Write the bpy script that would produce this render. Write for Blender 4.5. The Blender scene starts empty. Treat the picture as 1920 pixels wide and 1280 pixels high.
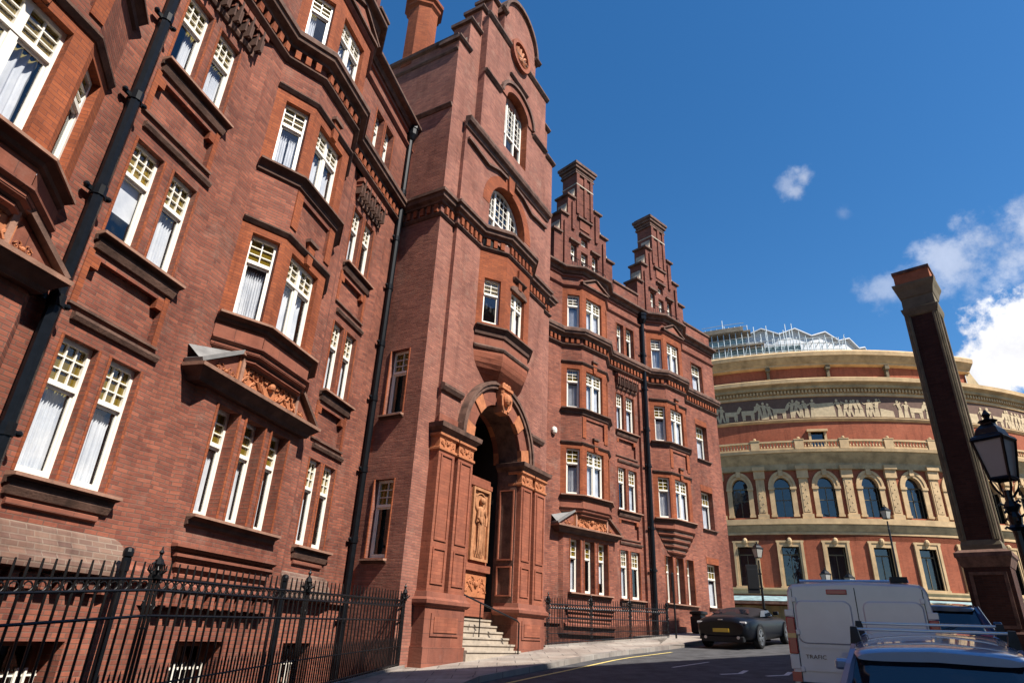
import bpy, math, random
from math import sin, cos, tan, radians, pi, atan2, sqrt, floor
from mathutils import Vector, Matrix
random.seed(7)
SC = bpy.context.scene
COL = SC.collection

# ------------------------------------------------------------------ camera
PITCH, ROLL, FPX = radians(24.95), radians(2.68), 1190.03
_F = Vector((0, cos(PITCH), sin(PITCH))); _U = Vector((0, -sin(PITCH), cos(PITCH))); _R = Vector((1, 0, 0))
_R2 = cos(ROLL) * _R + sin(ROLL) * _U
_U2 = -sin(ROLL) * _R + cos(ROLL) * _U
camd = bpy.data.cameras.new('camera')
camd.sensor_fit = 'HORIZONTAL'; camd.sensor_width = 36; camd.lens = 36 * FPX / 1920
camd.clip_start = 0.1; camd.clip_end = 2000
cam = bpy.data.objects.new('camera', camd)
cam.matrix_world = Matrix(((_R2.x, _U2.x, -_F.x, 0), (_R2.y, _U2.y, -_F.y, 0), (_R2.z, _U2.z, -_F.z, 0), (0, 0, 0, 1)))
COL.objects.link(cam); SC.camera = cam

# ------------------------------------------------------------------ light
SUN_AZ, SUN_EL = 130.0, 50.0          # azimuth clockwise from +Y
sund = bpy.data.lights.new('sun', 'SUN'); sund.energy = 5.0; sund.angle = radians(0.5); sund.color = (1.0, 0.94, 0.85)
sun = bpy.data.objects.new('sun', sund)
sdir = Vector((sin(radians(SUN_AZ)) * cos(radians(SUN_EL)), cos(radians(SUN_AZ)) * cos(radians(SUN_EL)), sin(radians(SUN_EL))))
sun.rotation_euler = sdir.to_track_quat('Z', 'Y').to_euler(); sun.location = sdir * 200
COL.objects.link(sun)

W = bpy.data.worlds.new('World'); SC.world = W; W.use_nodes = True
nt = W.node_tree; N = nt.nodes; L = nt.links
for n in list(N): N.remove(n)
def nd(t, **k):
    n = N.new(t)
    for a, b in k.items(): setattr(n, a, b)
    return n
sky = nd('ShaderNodeTexSky', sky_type='NISHITA', sun_disc=False, sun_elevation=radians(SUN_EL), sun_rotation=radians(SUN_AZ),
         altitude=0, air_density=1.0, dust_density=0.25, ozone_density=3.0)
hsv = nd('ShaderNodeHueSaturation'); hsv.inputs['Saturation'].default_value = 1.3; hsv.inputs['Value'].default_value = 0.86
L.new(sky.outputs[0], hsv.inputs['Color'])
tc = nd('ShaderNodeTexCoord')
def wmath(op, a, b=None, c=None):
    m = nd('ShaderNodeMath', operation=op)
    for i, v in enumerate((a, b, c)):
        if v is None: continue
        if isinstance(v, (int, float)): m.inputs[i].default_value = v
        else: L.new(v, m.inputs[i])
    return m.outputs[0]
nz = nd('ShaderNodeTexNoise'); nz.inputs['Scale'].default_value = 9; nz.inputs['Detail'].default_value = 9; nz.inputs['Roughness'].default_value = 0.62
L.new(tc.outputs['Generated'], nz.inputs['Vector'])
nz2 = nd('ShaderNodeTexNoise'); nz2.inputs['Scale'].default_value = 26; nz2.inputs['Detail'].default_value = 8; nz2.inputs['Roughness'].default_value = 0.6
L.new(tc.outputs['Generated'], nz2.inputs['Vector'])
def pixdir(x, y):
    v = _R2 * (x - 960) - _U2 * (y - 640) + _F * FPX
    return v.normalized()
# clouds: (direction, angular radius in degrees, density, softness)
CL = [((1905, 662), 4.1, 1.6, .28), ((1848, 700), 3.0, 1.4, .3), ((1930, 600), 3.0, 1.4, .28), ((1885, 455), 4.4, .50, 1.0), ((1780, 500), 3.4, .42, 1.0), ((1925, 400), 2.6, .5, 1.0),
      ((2080, 640), 7, 1.3, .6), ((1508, 336), 1.5, .42, 1.1), ((1496, 358), 1.4, .40, 1.1), ((1478, 348), 1.0, .26, 1.2), ((1580, 402), .8, .12, 1.2), ((1655, 552), 2.4, .30, 1.0), ((2480, 330), 9, .9, .9),
      ((2600, 700), 14, 1.0, .8)]
mask = None
for (px, rad, den, soft) in CL:
    d = pixdir(*px)
    dp = nd('ShaderNodeVectorMath', operation='DISTANCE'); dp.inputs[1].default_value = d
    L.new(tc.outputs['Generated'], dp.inputs[0])
    r = radians(rad)
    f = wmath('SUBTRACT', 1.0, wmath('DIVIDE', dp.outputs['Value'], r))      # 1 at centre, 0 at rim
    f = wmath('ADD', f, wmath('MULTIPLY', wmath('SUBTRACT', nz.outputs[0], 0.5), 2.6 * soft))
    f = wmath('ADD', f, wmath('MULTIPLY', wmath('SUBTRACT', nz2.outputs[0], 0.5), 2.1))
    mr = nd('ShaderNodeMapRange', interpolation_type='SMOOTHSTEP'); mr.inputs[1].default_value = 0.05; mr.inputs[2].default_value = 0.25 + 0.75 * soft
    mr.inputs[4].default_value = min(den, 1.0)
    L.new(f, mr.inputs[0])
    mask = mr.outputs[0] if mask is None else wmath('MAXIMUM', mask, mr.outputs[0])
cr = nd('ShaderNodeMapRange'); cr.inputs[1].default_value = .3; cr.inputs[2].default_value = .7; cr.inputs[3].default_value = 4.2; cr.inputs[4].default_value = 6.9
L.new(nz.outputs[0], cr.inputs[0])
comb = nd('ShaderNodeCombineColor'); L.new(cr.outputs[0], comb.inputs[0]); L.new(cr.outputs[0], comb.inputs[1]); L.new(wmath('MULTIPLY', cr.outputs[0], 1.04), comb.inputs[2])
mx = nd('ShaderNodeMix', data_type='RGBA'); L.new(mask, mx.inputs['Factor']); L.new(hsv.outputs[0], mx.inputs['A']); L.new(comb.outputs[0], mx.inputs['B'])
bg = nd('ShaderNodeBackground'); bg.inputs['Strength'].default_value = 0.1; L.new(mx.outputs['Result'], bg.inputs['Color'])
wo = nd('ShaderNodeOutputWorld'); L.new(bg.outputs[0], wo.inputs[0])
SC.view_settings.view_transform = 'Standard'; SC.view_settings.look = 'None'; SC.view_settings.exposure = 0.95; SC.view_settings.gamma = 1

# ------------------------------------------------------------------ materials
MATS = {}
def newmat(name):
    m = bpy.data.materials.new(name); m.use_nodes = True; MATS[name] = m
    t = m.node_tree; b = t.nodes['Principled BSDF']
    return m, t, b
def mn(t, typ, **k):
    n = t.nodes.new(typ)
    for a, v in k.items(): setattr(n, a, v)
    return n
def ramp(t, src, stops):
    r = mn(t, 'ShaderNodeValToRGB'); e = r.color_ramp.elements
    e[0].position, e[0].color = stops[0][0], (*stops[0][1], 1); e[1].position, e[1].color = stops[-1][0], (*stops[-1][1], 1)
    for p, c in stops[1:-1]:
        q = e.new(p); q.color = (*c, 1)
    t.links.new(src, r.inputs[0]); return r.outputs[0]
def noise(t, scale, detail=4, rough=.55, vec=None):
    n = mn(t, 'ShaderNodeTexNoise'); n.inputs['Scale'].default_value = scale; n.inputs['Detail'].default_value = detail; n.inputs['Roughness'].default_value = rough
    if vec is None:
        c = mn(t, 'ShaderNodeTexCoord'); vec = c.outputs['Object']
    t.links.new(vec, n.inputs['Vector']); return n.outputs[0]
def mixc(t, f, a, b, mode='MIX'):
    m = mn(t, 'ShaderNodeMix', data_type='RGBA', blend_type=mode)
    for k, v in (('Factor', f), ('A', a), ('B', b)):
        if isinstance(v, (int, float)): m.inputs[k].default_value = v
        elif isinstance(v, tuple): m.inputs[k].default_value = (*v, 1)
        else: t.links.new(v, m.inputs[k])
    return m.outputs['Result']
def brick(name, c1, c2, mortar, bw=.225, rh=.075, ms=.007, dirt=(.5, .42, .4), dirtamt=.5, bump=.5, pale=None, vary=.75):
    m, t, b = newmat(name)
    uv = mn(t, 'ShaderNodeUVMap')
    br = mn(t, 'ShaderNodeTexBrick'); br.inputs['Scale'].default_value = 1; br.inputs['Brick Width'].default_value = bw; br.inputs['Row Height'].default_value = rh
    br.inputs['Mortar Size'].default_value = ms; br.inputs['Mortar Smooth'].default_value = .3; br.inputs['Bias'].default_value = -.1
    br.inputs['Color1'].default_value = (*c1, 1); br.inputs['Color2'].default_value = (*c2, 1); br.inputs['Mortar'].default_value = (*mortar, 1)
    t.links.new(uv.outputs[0], br.inputs['Vector'])
    big = noise(t, .55, 6, .62)
    mid = noise(t, 2.6, 5, .7)
    mp = mn(t, 'ShaderNodeMapping'); mp.inputs['Scale'].default_value = (3.4, 1.0, 1); t.links.new(uv.outputs[0], mp.inputs[0])
    sm = mn(t, 'ShaderNodeMapping'); sm.inputs['Scale'].default_value = (4.4444, 13.333, 1); t.links.new(uv.outputs[0], sm.inputs[0])
    fine = noise(t, 1.15, 2, .6, sm.outputs[0])
    b2 = mn(t, 'ShaderNodeTexBrick'); b2.inputs['Scale'].default_value = 1; b2.inputs['Brick Width'].default_value = bw; b2.inputs['Row Height'].default_value = rh; b2.inputs['Mortar Size'].default_value = 0; b2.inputs['Bias'].default_value = -.35
    b2.inputs['Color1'].default_value = (1, 1, 1, 1); b2.inputs['Color2'].default_value = (.46, .42, .50, 1); mpb = mn(t, 'ShaderNodeMapping'); mpb.inputs['Location'].default_value = (bw * 37, rh * 58, 0); t.links.new(uv.outputs[0], mpb.inputs[0]); t.links.new(mpb.outputs[0], b2.inputs['Vector'])
    c = mixc(t, vary, br.outputs[0], mixc(t, 1.0, br.outputs[0], b2.outputs[0], 'MULTIPLY'))
    c = mixc(t, ramp(t, big, [(.38, (0, 0, 0)), (.62, (dirtamt,) * 3)]), c, mixc(t, 1.0, c, dirt, 'MULTIPLY'))
    c = mixc(t, ramp(t, mid, [(.45, (0, 0, 0)), (.75, (.55,) * 3)]), c, mixc(t, 1.0, c, (1.3, 1.16, 1.1), 'MULTIPLY'))
    streak = mn(t, 'ShaderNodeMapping'); streak.inputs['Scale'].default_value = (1.6, .22, 1); t.links.new(uv.outputs[0], streak.inputs[0])
    st = noise(t, 1.6, 6, .7, streak.outputs[0])
    c = mixc(t, ramp(t, st, [(.50, (0, 0, 0)), (.72, (.75,) * 3)]), c, mixc(t, 1.0, c, (.56, .52, .53), 'MULTIPLY'))
    if pale:
        p2 = noise(t, 1.1, 7, .7)
        c = mixc(t, ramp(t, p2, [(.56, (0, 0, 0)), (.72, (.32,) * 3)]), c, pale)
    t.links.new(c, b.inputs['Base Color']); b.inputs['Roughness'].default_value = .9; b.inputs['Specular IOR Level'].default_value = .2
    bp = mn(t, 'ShaderNodeBump'); bp.inputs['Strength'].default_value = bump; bp.inputs['Distance'].default_value = .012
    inv = mn(t, 'ShaderNodeMath', operation='MULTIPLY_ADD'); inv.inputs[1].default_value = -1; t.links.new(br.outputs['Fac'], inv.inputs[0])
    t.links.new(fine, inv.inputs[2]); t.links.new(inv.outputs[0], bp.inputs['Height']); t.links.new(bp.outputs[0], b.inputs['Normal'])
    return m
brick('red brick', (.305, .104, .064), (.195, .068, .047), (.175, .098, .072), bw=.215, rh=.066, ms=.008, dirtamt=.85, dirt=(.56, .52, .52), pale=(.37, .23, .175))
brick('plum brick', (.225, .078, .052), (.16, .058, .043), (.14, .08, .062), bw=.215, rh=.066, dirtamt=.7, pale=(.26, .16, .13))
brick('rubbed brick', (.31, .090, .036), (.235, .068, .030), (.18, .065, .042), bw=.215, rh=.066, ms=.005, dirtamt=.55, vary=.45)
brick('tower brick', (.325, .135, .094), (.24, .097, .072), (.21, .12, .09), bw=.215, rh=.066, dirtamt=.55, pale=(.40, .26, .195), vary=.55)
brick('plinth brick', (.22, .14, .105), (.155, .095, .075), (.24, .18, .14), ms=.011, dirtamt=.8, vary=.6)
brick('sooty brick', (.066, .026, .017), (.046, .019, .013), (.05, .03, .024), rh=.07, ms=.010, dirtamt=.6, vary=.5)
brick('hall brick', (.34, .105, .055), (.30, .092, .049), (.23, .075, .045), dirtamt=.35, bump=.2, vary=.3)
brick('far brick', (.30, .13, .09), (.26, .11, .08), (.3, .2, .16))
def plain(name, col, rough=.8, var=.25, scale=3, metal=0, spec=.3, bump=0, bscale=30, dark=None):
    m, t, b = newmat(name)
    n = noise(t, scale, 7, .65)
    lo = tuple(max(0, x * (1 - var)) for x in col); hi = tuple(x * (1 + var) for x in col)
    c = ramp(t, n, [(.3, dark or lo), (.7, hi)])
    t.links.new(c, b.inputs['Base Color']); b.inputs['Roughness'].default_value = rough; b.inputs['Metallic'].default_value = metal
    b.inputs['Specular IOR Level'].default_value = spec
    if bump:
        bp = mn(t, 'ShaderNodeBump'); bp.inputs['Strength'].default_value = bump; bp.inputs['Distance'].default_value = .02
        t.links.new(noise(t, bscale, 5, .6), bp.inputs['Height']); t.links.new(bp.outputs[0], b.inputs['Normal'])
    return m
plain('dark stone', (.110, .060, .043), .85, .6, 3, bump=.4)
plain('shadow stone', (.082, .043, .031), .9, .4, 3, bump=.3)  # darker stone for undersides: soffit shade put into the colour
plain('brown stone', (.27, .145, .10), .85, .35, 4, bump=.25)
brick('red stone', (.27, .10, .062), (.22, .082, .054), (.13, .06, .045), bw=.62, rh=.31, ms=.006, dirtamt=.75, dirt=(.55, .5, .5), bump=.35, vary=.35, pale=(.33, .2, .16))
plain('terracotta', (.37, .135, .058), .75, .28, 6, bump=.3)
brick('terracotta red', (.305, .105, .060), (.245, .086, .051), (.20, .07, .045), bw=.33, rh=.082, ms=.004, dirtamt=.5, dirt=(.62, .55, .52), bump=.35, vary=.35)
plain('pale terracotta', (.36, .165, .078), .75, .3, 7, bump=.35)
plain('pale stone', (.33, .275, .215), .85, .25, 3, bump=.2)
plain('grey lead', (.17, .165, .16), .6, .3, 3)
plain('white paint', (.74, .70, .615), .45, .05, 8, spec=.4)
plain('black iron', (.004, .004, .0045), .38, .35, 12, spec=.35)
plain('rainwater iron', (.005, .006, .008), .33, .3, 9, spec=.18)
plain('slate', (.13, .13, .12), .7, .35, 5, bump=.3)
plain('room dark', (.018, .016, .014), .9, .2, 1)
plain('buff terracotta', (.465, .32, .17), .8, .26, 1.2, bump=.2, bscale=8)
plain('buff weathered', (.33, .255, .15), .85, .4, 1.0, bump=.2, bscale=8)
plain('sooty buff', (.13, .105, .065), .85, .4, 1.4, bump=.2, bscale=8)
plain('frieze ground', (.115, .066, .048), .8, .2, 3)
plain('frieze figure', (.44, .34, .21), .8, .22, 4)
plain('white metal', (.47, .48, .49), .5, .1, 2)
plain('scaffold tube', (.42, .46, .46), .4, .3, 4, metal=.6)
plain('scaffold sheet', (.20, .28, .29), .7, .5, 1.5)
plain('timber board', (.20, .17, .13), .8, .3, 3)
plain('orange brick', (.30, .10, .045), .9, .3, 3, bump=.2)
plain('asphalt', (.055, .054, .056), .9, .5, 2.3, bump=.4, bscale=120)
brick('paving', (.36, .32, .275), (.28, .25, .215), (.14, .125, .11), bw=.9, rh=.62, ms=.012, dirtamt=.6, vary=.3)
brick('kerb stone', (.30, .28, .25), (.24, .225, .20), (.10, .09, .08), bw=.95, rh=.9, ms=.012, dirtamt=.6, vary=.4)
plain('earth', (.11, .10, .085), .95, .3, .4)
plain('road paint', (.55, .53, .48), .8, .25, 9)
plain('yellow paint', (.60, .47, .16), .8, .25, 9)
plain('rubber', (.014, .014, .014), .8, .2, 20)
plain('black plastic', (.012, .012, .013), .5, .2, 20)
plain('alloy', (.42, .42, .43), .3, .1, 10, metal=.9)
plain('lantern pane', (.30, .29, .265), .35, .08, 3, spec=.5)
plain('brown sign', (.06, .025, .02), .5, .1, 3)
def paint(name, col, rough=.25, coat=1.0, metal=0.0):
    m, t, b = newmat(name); b.inputs['Base Color'].default_value = (*col, 1); b.inputs['Roughness'].default_value = rough; b.inputs['Metallic'].default_value = metal
    b.inputs['Coat Weight'].default_value = coat; b.inputs['Specular IOR Level'].default_value = .5 if coat > .2 else .22; b.inputs['Coat Roughness'].default_value = .04
    bp = mn(t, 'ShaderNodeBump'); bp.inputs['Strength'].default_value = .02; t.links.new(noise(t, 300, 2), bp.inputs['Height']); t.links.new(bp.outputs[0], b.inputs['Normal'])
    n = noise(t, 2.5, 6); t.links.new(ramp(t, n, [(.3, tuple(x * .9 for x in col)), (.7, col)]), b.inputs['Base Color'])
    return m
paint('van white', (.60, .58, .60), .35)
paint('dark grey paint', (.003, .004, .007), .34, .10, .0)
paint('blue paint', (.22, .31, .48), .3, 1, .4)
paint('navy paint', (.012, .05, .13), .3)
paint('silver trim', (.5, .5, .52), .3, .5, .8)
paint('red lens', (.42, .010, .016), .3, .4)
paint('amber lens', (.45, .16, .02), .2)
paint('clear lens', (.5, .5, .5), .15)
paint('plate yellow', (.62, .40, .03), .4, .3)
paint('soft top', (.012, .009, .011), .9, 0)
def glass(name, tint=(.9, .95, .95), trans=.80, dark=(.02, .025, .03)):
    m, t, b = newmat(name)
    t.nodes.remove(b); out = t.nodes['Material Output']
    tr = mn(t, 'ShaderNodeBsdfTransparent'); tr.inputs[0].default_value = (*tint, 1)
    gl = mn(t, 'ShaderNodeBsdfGlossy'); gl.inputs['Roughness'].default_value = .02; gl.inputs[0].default_value = (.95, .97, 1, 1)
    df = mn(t, 'ShaderNodeBsdfDiffuse'); df.inputs[0].default_value = (*dark, 1)
    lw = mn(t, 'ShaderNodeLayerWeight'); lw.inputs[0].default_value = .5
    pw = mn(t, 'ShaderNodeMath', operation='POWER'); pw.inputs[1].default_value = 5; t.links.new(lw.outputs['Facing'], pw.inputs[0])
    wv = noise(t, 1.7, 2); bp = mn(t, 'ShaderNodeBump'); bp.inputs['Strength'].default_value = .06; bp.inputs['Distance'].default_value = .1
    t.links.new(wv, bp.inputs['Height']); t.links.new(bp.outputs[0], gl.inputs['Normal'])
    m1 = mn(t, 'ShaderNodeMixShader'); m1.inputs[0].default_value = 1 - trans; t.links.new(tr.outputs[0], m1.inputs[1]); t.links.new(df.outputs[0], m1.inputs[2])
    m2 = mn(t, 'ShaderNodeMixShader'); mu = mn(t, 'ShaderNodeMath', operation='MULTIPLY_ADD'); mu.inputs[1].default_value = .9; mu.inputs[2].default_value = .08
    t.links.new(pw.outputs[0], mu.inputs[0]); t.links.new(mu.outputs[0], m2.inputs[0]); t.links.new(m1.outputs[0], m2.inputs[1]); t.links.new(gl.outputs[0], m2.inputs[2])
    t.links.new(m2.outputs[0], out.inputs[0]); return m
glass('window glass', (.97, .98, .98), .94)
glass('leaded glass', (.80, .62, .16), .5, (.24, .165, .02))
glass('hall glass', (.5, .55, .6), .35, (.012, .014, .018))
glass('car glass', (.25, .3, .35), .30, (.008, .012, .02))
def curtainmat():
    m, t, b = newmat('net curtain'); b.inputs['Base Color'].default_value = (.74, .75, .78, 1); b.inputs['Roughness'].default_value = .9
    n = noise(t, 3, 4); t.links.new(ramp(t, n, [(.3, (.46, .48, .53)), (.7, (.64, .65, .68))]), b.inputs['Base Color'])
curtainmat()

# ------------------------------------------------------------------ mesh helpers
class Fr:
    """vertical working frame: s along, n outward, z up (angle clockwise from +Y)"""
    def __init__(s, o, ang):
        s.o = Vector((o[0], o[1], 0)); s.ang = ang; a = radians(ang)
        s.t = Vector((sin(a), cos(a), 0)); s.n = Vector((cos(a), -sin(a), 0))
    def p(s, u, n, z): return s.o + s.t * u + s.n * n + Vector((0, 0, z))
    def sub(s, a, b):
        q = s.p(a[0], a[1], 0); return Fr((q.x, q.y), s.ang + math.degrees(atan2(b[1] - a[1], b[0] - a[0])))
LOC = {}
class MB:
    def __init__(s): s.v = []; s.f = []
    def face(s, *pts):
        i = len(s.v); s.v += [Vector(p) for p in pts]; s.f.append(tuple(range(i, i + len(pts))))
    def grid(s, rows, closed=False):
        i = len(s.v); w = len(rows[0])
        for r in rows: s.v += [Vector(p) for p in r]
        for a in range(len(rows) - 1):
            for b in range(w if closed else w - 1):
                c = (b + 1) % w
                s.f.append((i + a * w + b, i + a * w + c, i + (a + 1) * w + c, i + (a + 1) * w + b))
    def box(s, fr, u0, u1, n0, n1, z0, z1):
        P = fr.p
        a = [P(u0, n0, z0), P(u1, n0, z0), P(u1, n1, z0), P(u0, n1, z0), P(u0, n0, z1), P(u1, n0, z1), P(u1, n1, z1), P(u0, n1, z1)]
        s.hexa(a)
    def hexa(s, a):
        i = len(s.v); s.v += [Vector(p) for p in a]
        for q in ((0, 1, 2, 3), (7, 6, 5, 4), (0, 4, 5, 1), (1, 5, 6, 2), (2, 6, 7, 3), (3, 7, 4, 0)): s.f.append(tuple(i + k for k in q))
    def prism(s, fr, poly, n0, n1):
        """poly: [(u,z)] extruded from n0 to n1"""
        k = len(poly); i = len(s.v)
        s.v += [fr.p(u, n0, z) for u, z in poly] + [fr.p(u, n1, z) for u, z in poly]
        s.f.append(tuple(i + k + j for j in range(k))); s.f.append(tuple(i + k - 1 - j for j in range(k)))
        for j in range(k):
            l = (j + 1) % k; s.f.append((i + j, i + l, i + k + l, i + k + j))
    def vprism(s, poly, z0, z1):
        """poly: [(x,y)] world; z0/z1 numbers or functions"""
        f0 = z0 if callable(z0) else (lambda x, y: z0); f1 = z1 if callable(z1) else (lambda x, y: z1)
        k = len(poly); i = len(s.v)
        s.v += [Vector((x, y, f0(x, y))) for x, y in poly] + [Vector((x, y, f1(x, y))) for x, y in poly]
        s.f.append(tuple(i + k + j for j in range(k))); s.f.append(tuple(i + k - 1 - j for j in range(k)))
        for j in range(k):
            l = (j + 1) % k; s.f.append((i + j, i + l, i + k + l, i + k + j))
    def mould(s, fr, path, prof, cap=True):
        """sweep profile [(out,z)] along plan path [(s,n)] with mitred corners; outward is +n"""
        if prof[0] == 'sill':
            _, z, p, h = prof
            s.mould(fr, path, [(0, z - .058), (p * 1.06, z - .056), (p * 1.06, z - .012), (0, z)])
            SHADOW.mould(fr, path, [(0, z - h - .03), (p * .3, z - h), (p * .36, z - h * .62), (p * .9, z - .06), (0, z - .06)]); return  # undercut coloured dark to paint the shade beneath the sill slab
        offs = []
        m = len(path)
        for i in range(m):
            ns = []
            for a, b in ((i - 1, i), (i, i + 1)):
                if 0 <= a and b < m:
                    d = Vector((path[b][0] - path[a][0], path[b][1] - path[a][1])).normalized(); ns.append(Vector((-d.y, d.x)))
            if len(ns) == 1: o = ns[0]
            else:
                o = (ns[0] + ns[1]); o.normalize(); o /= max(.3, o.dot(ns[0]))
            offs.append(o)
        rows = [[fr.p(path[i][0] + offs[i].x * o, path[i][1] + offs[i].y * o, z) for o, z in prof] for i in range(m)]
        s.grid(rows)
        if cap:
            s.face(*rows[0]); s.face(*reversed(rows[-1]))
    def tube(s, pts, r, n=8, r1=None, cap=True):
        pts = [Vector(p) for p in pts]; rows = []
        m = len(pts); up = None
        for i, p in enumerate(pts):
            d = (pts[min(i + 1, m - 1)] - pts[max(i - 1, 0)]).normalized()
            a = Vector((0, 0, 1)) if abs(d.z) < .95 else Vector((1, 0, 0))
            x = d.cross(a).normalized(); y = d.cross(x)
            rr = r if r1 is None else r + (r1 - r) * i / (m - 1)
            rows.append([p + (x * cos(2 * pi * k / n) + y * sin(2 * pi * k / n)) * rr for k in range(n)])
        s.grid(rows, True)
        if cap: s.face(*rows[0]); s.face(*reversed(rows[-1]))
    def lathe(s, c, prof, n=12, ph=0, sq=1.0):
        """prof [(r,z)] around vertical axis at c"""
        c = Vector(c)
        rows = [[c + Vector((r * cos(ph + 2 * pi * k / n), r * sin(ph + 2 * pi * k / n) * sq, z)) for k in range(n)] for r, z in prof]
        s.grid(rows, True)
        s.face(*rows[0]); s.face(*reversed(rows[-1]))
    def ball(s, c, r, n=10, m=6, sx=1, sy=1, sz=1):
        c = Vector(c)
        rows = [[c + Vector((r * sx * sin(pi * (j + .02) / (m + .04)) * cos(2 * pi * k / n), r * sy * sin(pi * (j + .02) / (m + .04)) * sin(2 * pi * k / n), r * sz * cos(pi * (j + .02) / (m + .04)))) for k in range(n)] for j in range(m + 1)]
        s.grid(rows, True)
    def build(s, name, mat, parent=None, smooth=False, local=False, bevel=0):
        me = bpy.data.meshes.new(name)
        off = Vector((0, 0, 0)) if (local or parent is None) else LOC.get(parent.name, Vector((0, 0, 0)))
        me.from_pydata([v - off for v in s.v], [], s.f)
        uv = me.uv_layers.new(name='UVMap').data
        for p in me.polygons:
            nrm = p.normal
            if abs(nrm.z) > .75: ax, ay = Vector((1, 0, 0)), Vector((0, 1, 0))
            else:
                ax = Vector((0, 0, 1)).cross(nrm).normalized(); ay = Vector((0, 0, 1))
            for li in p.loop_indices:
                v = s.v[me.loops[li].vertex_index]; uv[li].uv = (v.dot(ax), v.dot(ay))
            if smooth: p.use_smooth = True
        me.materials.append(MATS[mat])
        o = bpy.data.objects.new(name, me); COL.objects.link(o)
        if parent is not None:
            o.parent = parent; LOC[o.name] = off
        if bevel:
            w = o.modifiers.new('bevel', 'BEVEL'); w.width = bevel; w.segments = 2; w.limit_method = 'ANGLE'
        return o
def root(name, label, cat, loc=(0, 0, 0), rot=0, group=None):
    o = bpy.data.objects.new(name, None); COL.objects.link(o); o.location = loc; o.rotation_euler = (0, 0, rot)
    o.empty_display_size = .2
    LOC[o.name] = Vector(loc); return tag(o, label, cat, group)
def tag(o, label=None, cat=None, group=None, kind=None):
    for k, v in (('label', label), ('category', cat), ('group', group), ('kind', kind)):
        if v: o[k] = v
    return o

# ------------------------------------------------------------------ ground
def gz(x, y):
    z = -1.65 + .045 * x + .055 * y
    t = min(1, max(0, (14 - y) / 9)); z -= .24 * t * t * (3 - 2 * t)
    return z if z < 1.0 else 1.0 + 1.2 * math.tanh((z - 1.0) / 1.2)
aL, aT, aR = 14.93, 30.45, 48.0
def Lpt(D, s): return (-D * cos(radians(aL)) + s * sin(radians(aL)), D * sin(radians(aL)) + s * cos(radians(aL)))
FL = Fr(Lpt(8, 0), aL)
FT = Fr((-2.35, 15.91), aT)
FRt = Fr((5.6, 28.2), aR)
def fxy(fr, s, n):
    q = fr.p(s, n, 0); return (q.x, q.y)
front = [Lpt(6.3, -40), Lpt(6.3, -10), Lpt(6.3, 8), Lpt(6.3, 15.3), fxy(FT, .3, -.05), fxy(FT, 3.0, -.05), fxy(FT, 7.3, -.05), fxy(FRt, -6.8, 1.6), fxy(FRt, -.15, 1.6), fxy(FRt, -.1, -.2), fxy(FRt, 7.9, -.2), fxy(FRt, 12, 0)]
kerb = [Lpt(4.1, -40), Lpt(4.1, -10), Lpt(4.1, 8), (-.36, 14.6), (.3, 15.7), (1.16, 17.05), (2.79, 19.7), (3.4, 20.5), (5.0, 22.2), (6.3, 23.7), (9.6, 28.2), (14.0, 32.0)]
kerb2 = [Lpt(-3.9, -40), Lpt(-3.9, -10), Lpt(-3.9, 3.5), (6.0, 8.2), (6.6, 9.3), (7.7, 11.1), (9.6, 13.8), (10.3, 14.7), (11.6, 16.3), (13.2, 17.9), (20.0, 24.2), (22.2, 25.8)]
far2 = [(x + 5.5 * .83, y - 5.5 * .55) for x, y in kerb2]
def strip(A, B, dz, sub=4, lift=0):
    mb = MB(); rows = []
    for i in range(len(A) - 1):
        for k in range(sub):
            t = k / sub
            a = (A[i][0] + (A[i + 1][0] - A[i][0]) * t, A[i][1] + (A[i + 1][1] - A[i][1]) * t)
            b = (B[i][0] + (B[i + 1][0] - B[i][0]) * t, B[i][1] + (B[i + 1][1] - B[i][1]) * t)
            rows.append([(a[0] + (b[0] - a[0]) * j / 4, a[1] + (b[1] - a[1]) * j / 4) for j in range(5)])
    rows.append([(A[-1][0] + (B[-1][0] - A[-1][0]) * j / 4, A[-1][1] + (B[-1][1] - A[-1][1]) * j / 4) for j in range(5)])
    mb.grid([[(x, y, gz(x, y) + dz) for x, y in r] for r in rows])
    return mb
def kerbline(K, side, w=.16, h=.12):
    mb = MB(); rows = []
    for i, (x, y) in enumerate(K):
        a = K[max(i - 1, 0)]; b = K[min(i + 1, len(K) - 1)]
        d = Vector((b[0] - a[0], b[1] - a[1])).normalized(); nn = Vector((d.y, -d.x)) * side
        z = gz(x, y)
        rows.append([(x, y, z - .05), (x, y, z + h), (x - nn.x * w, y - nn.y * w, z + h + .004), (x - nn.x * w, y - nn.y * w, z - .05)])
    mb.grid(rows); return mb
tag(strip(front, kerb, .12).build('pavement', 'paving'), kind='structure')
tag(strip(kerb, kerb2, 0).build('road', 'asphalt'), kind='structure')
tag(strip(kerb2, far2, .12).build('pavement', 'paving'), kind='structure')
tag(kerbline(kerb, 1).build('kerb', 'kerb stone'), kind='structure')
tag(kerbline(kerb2, -1).build('kerb', 'kerb stone'), kind='structure')
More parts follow.
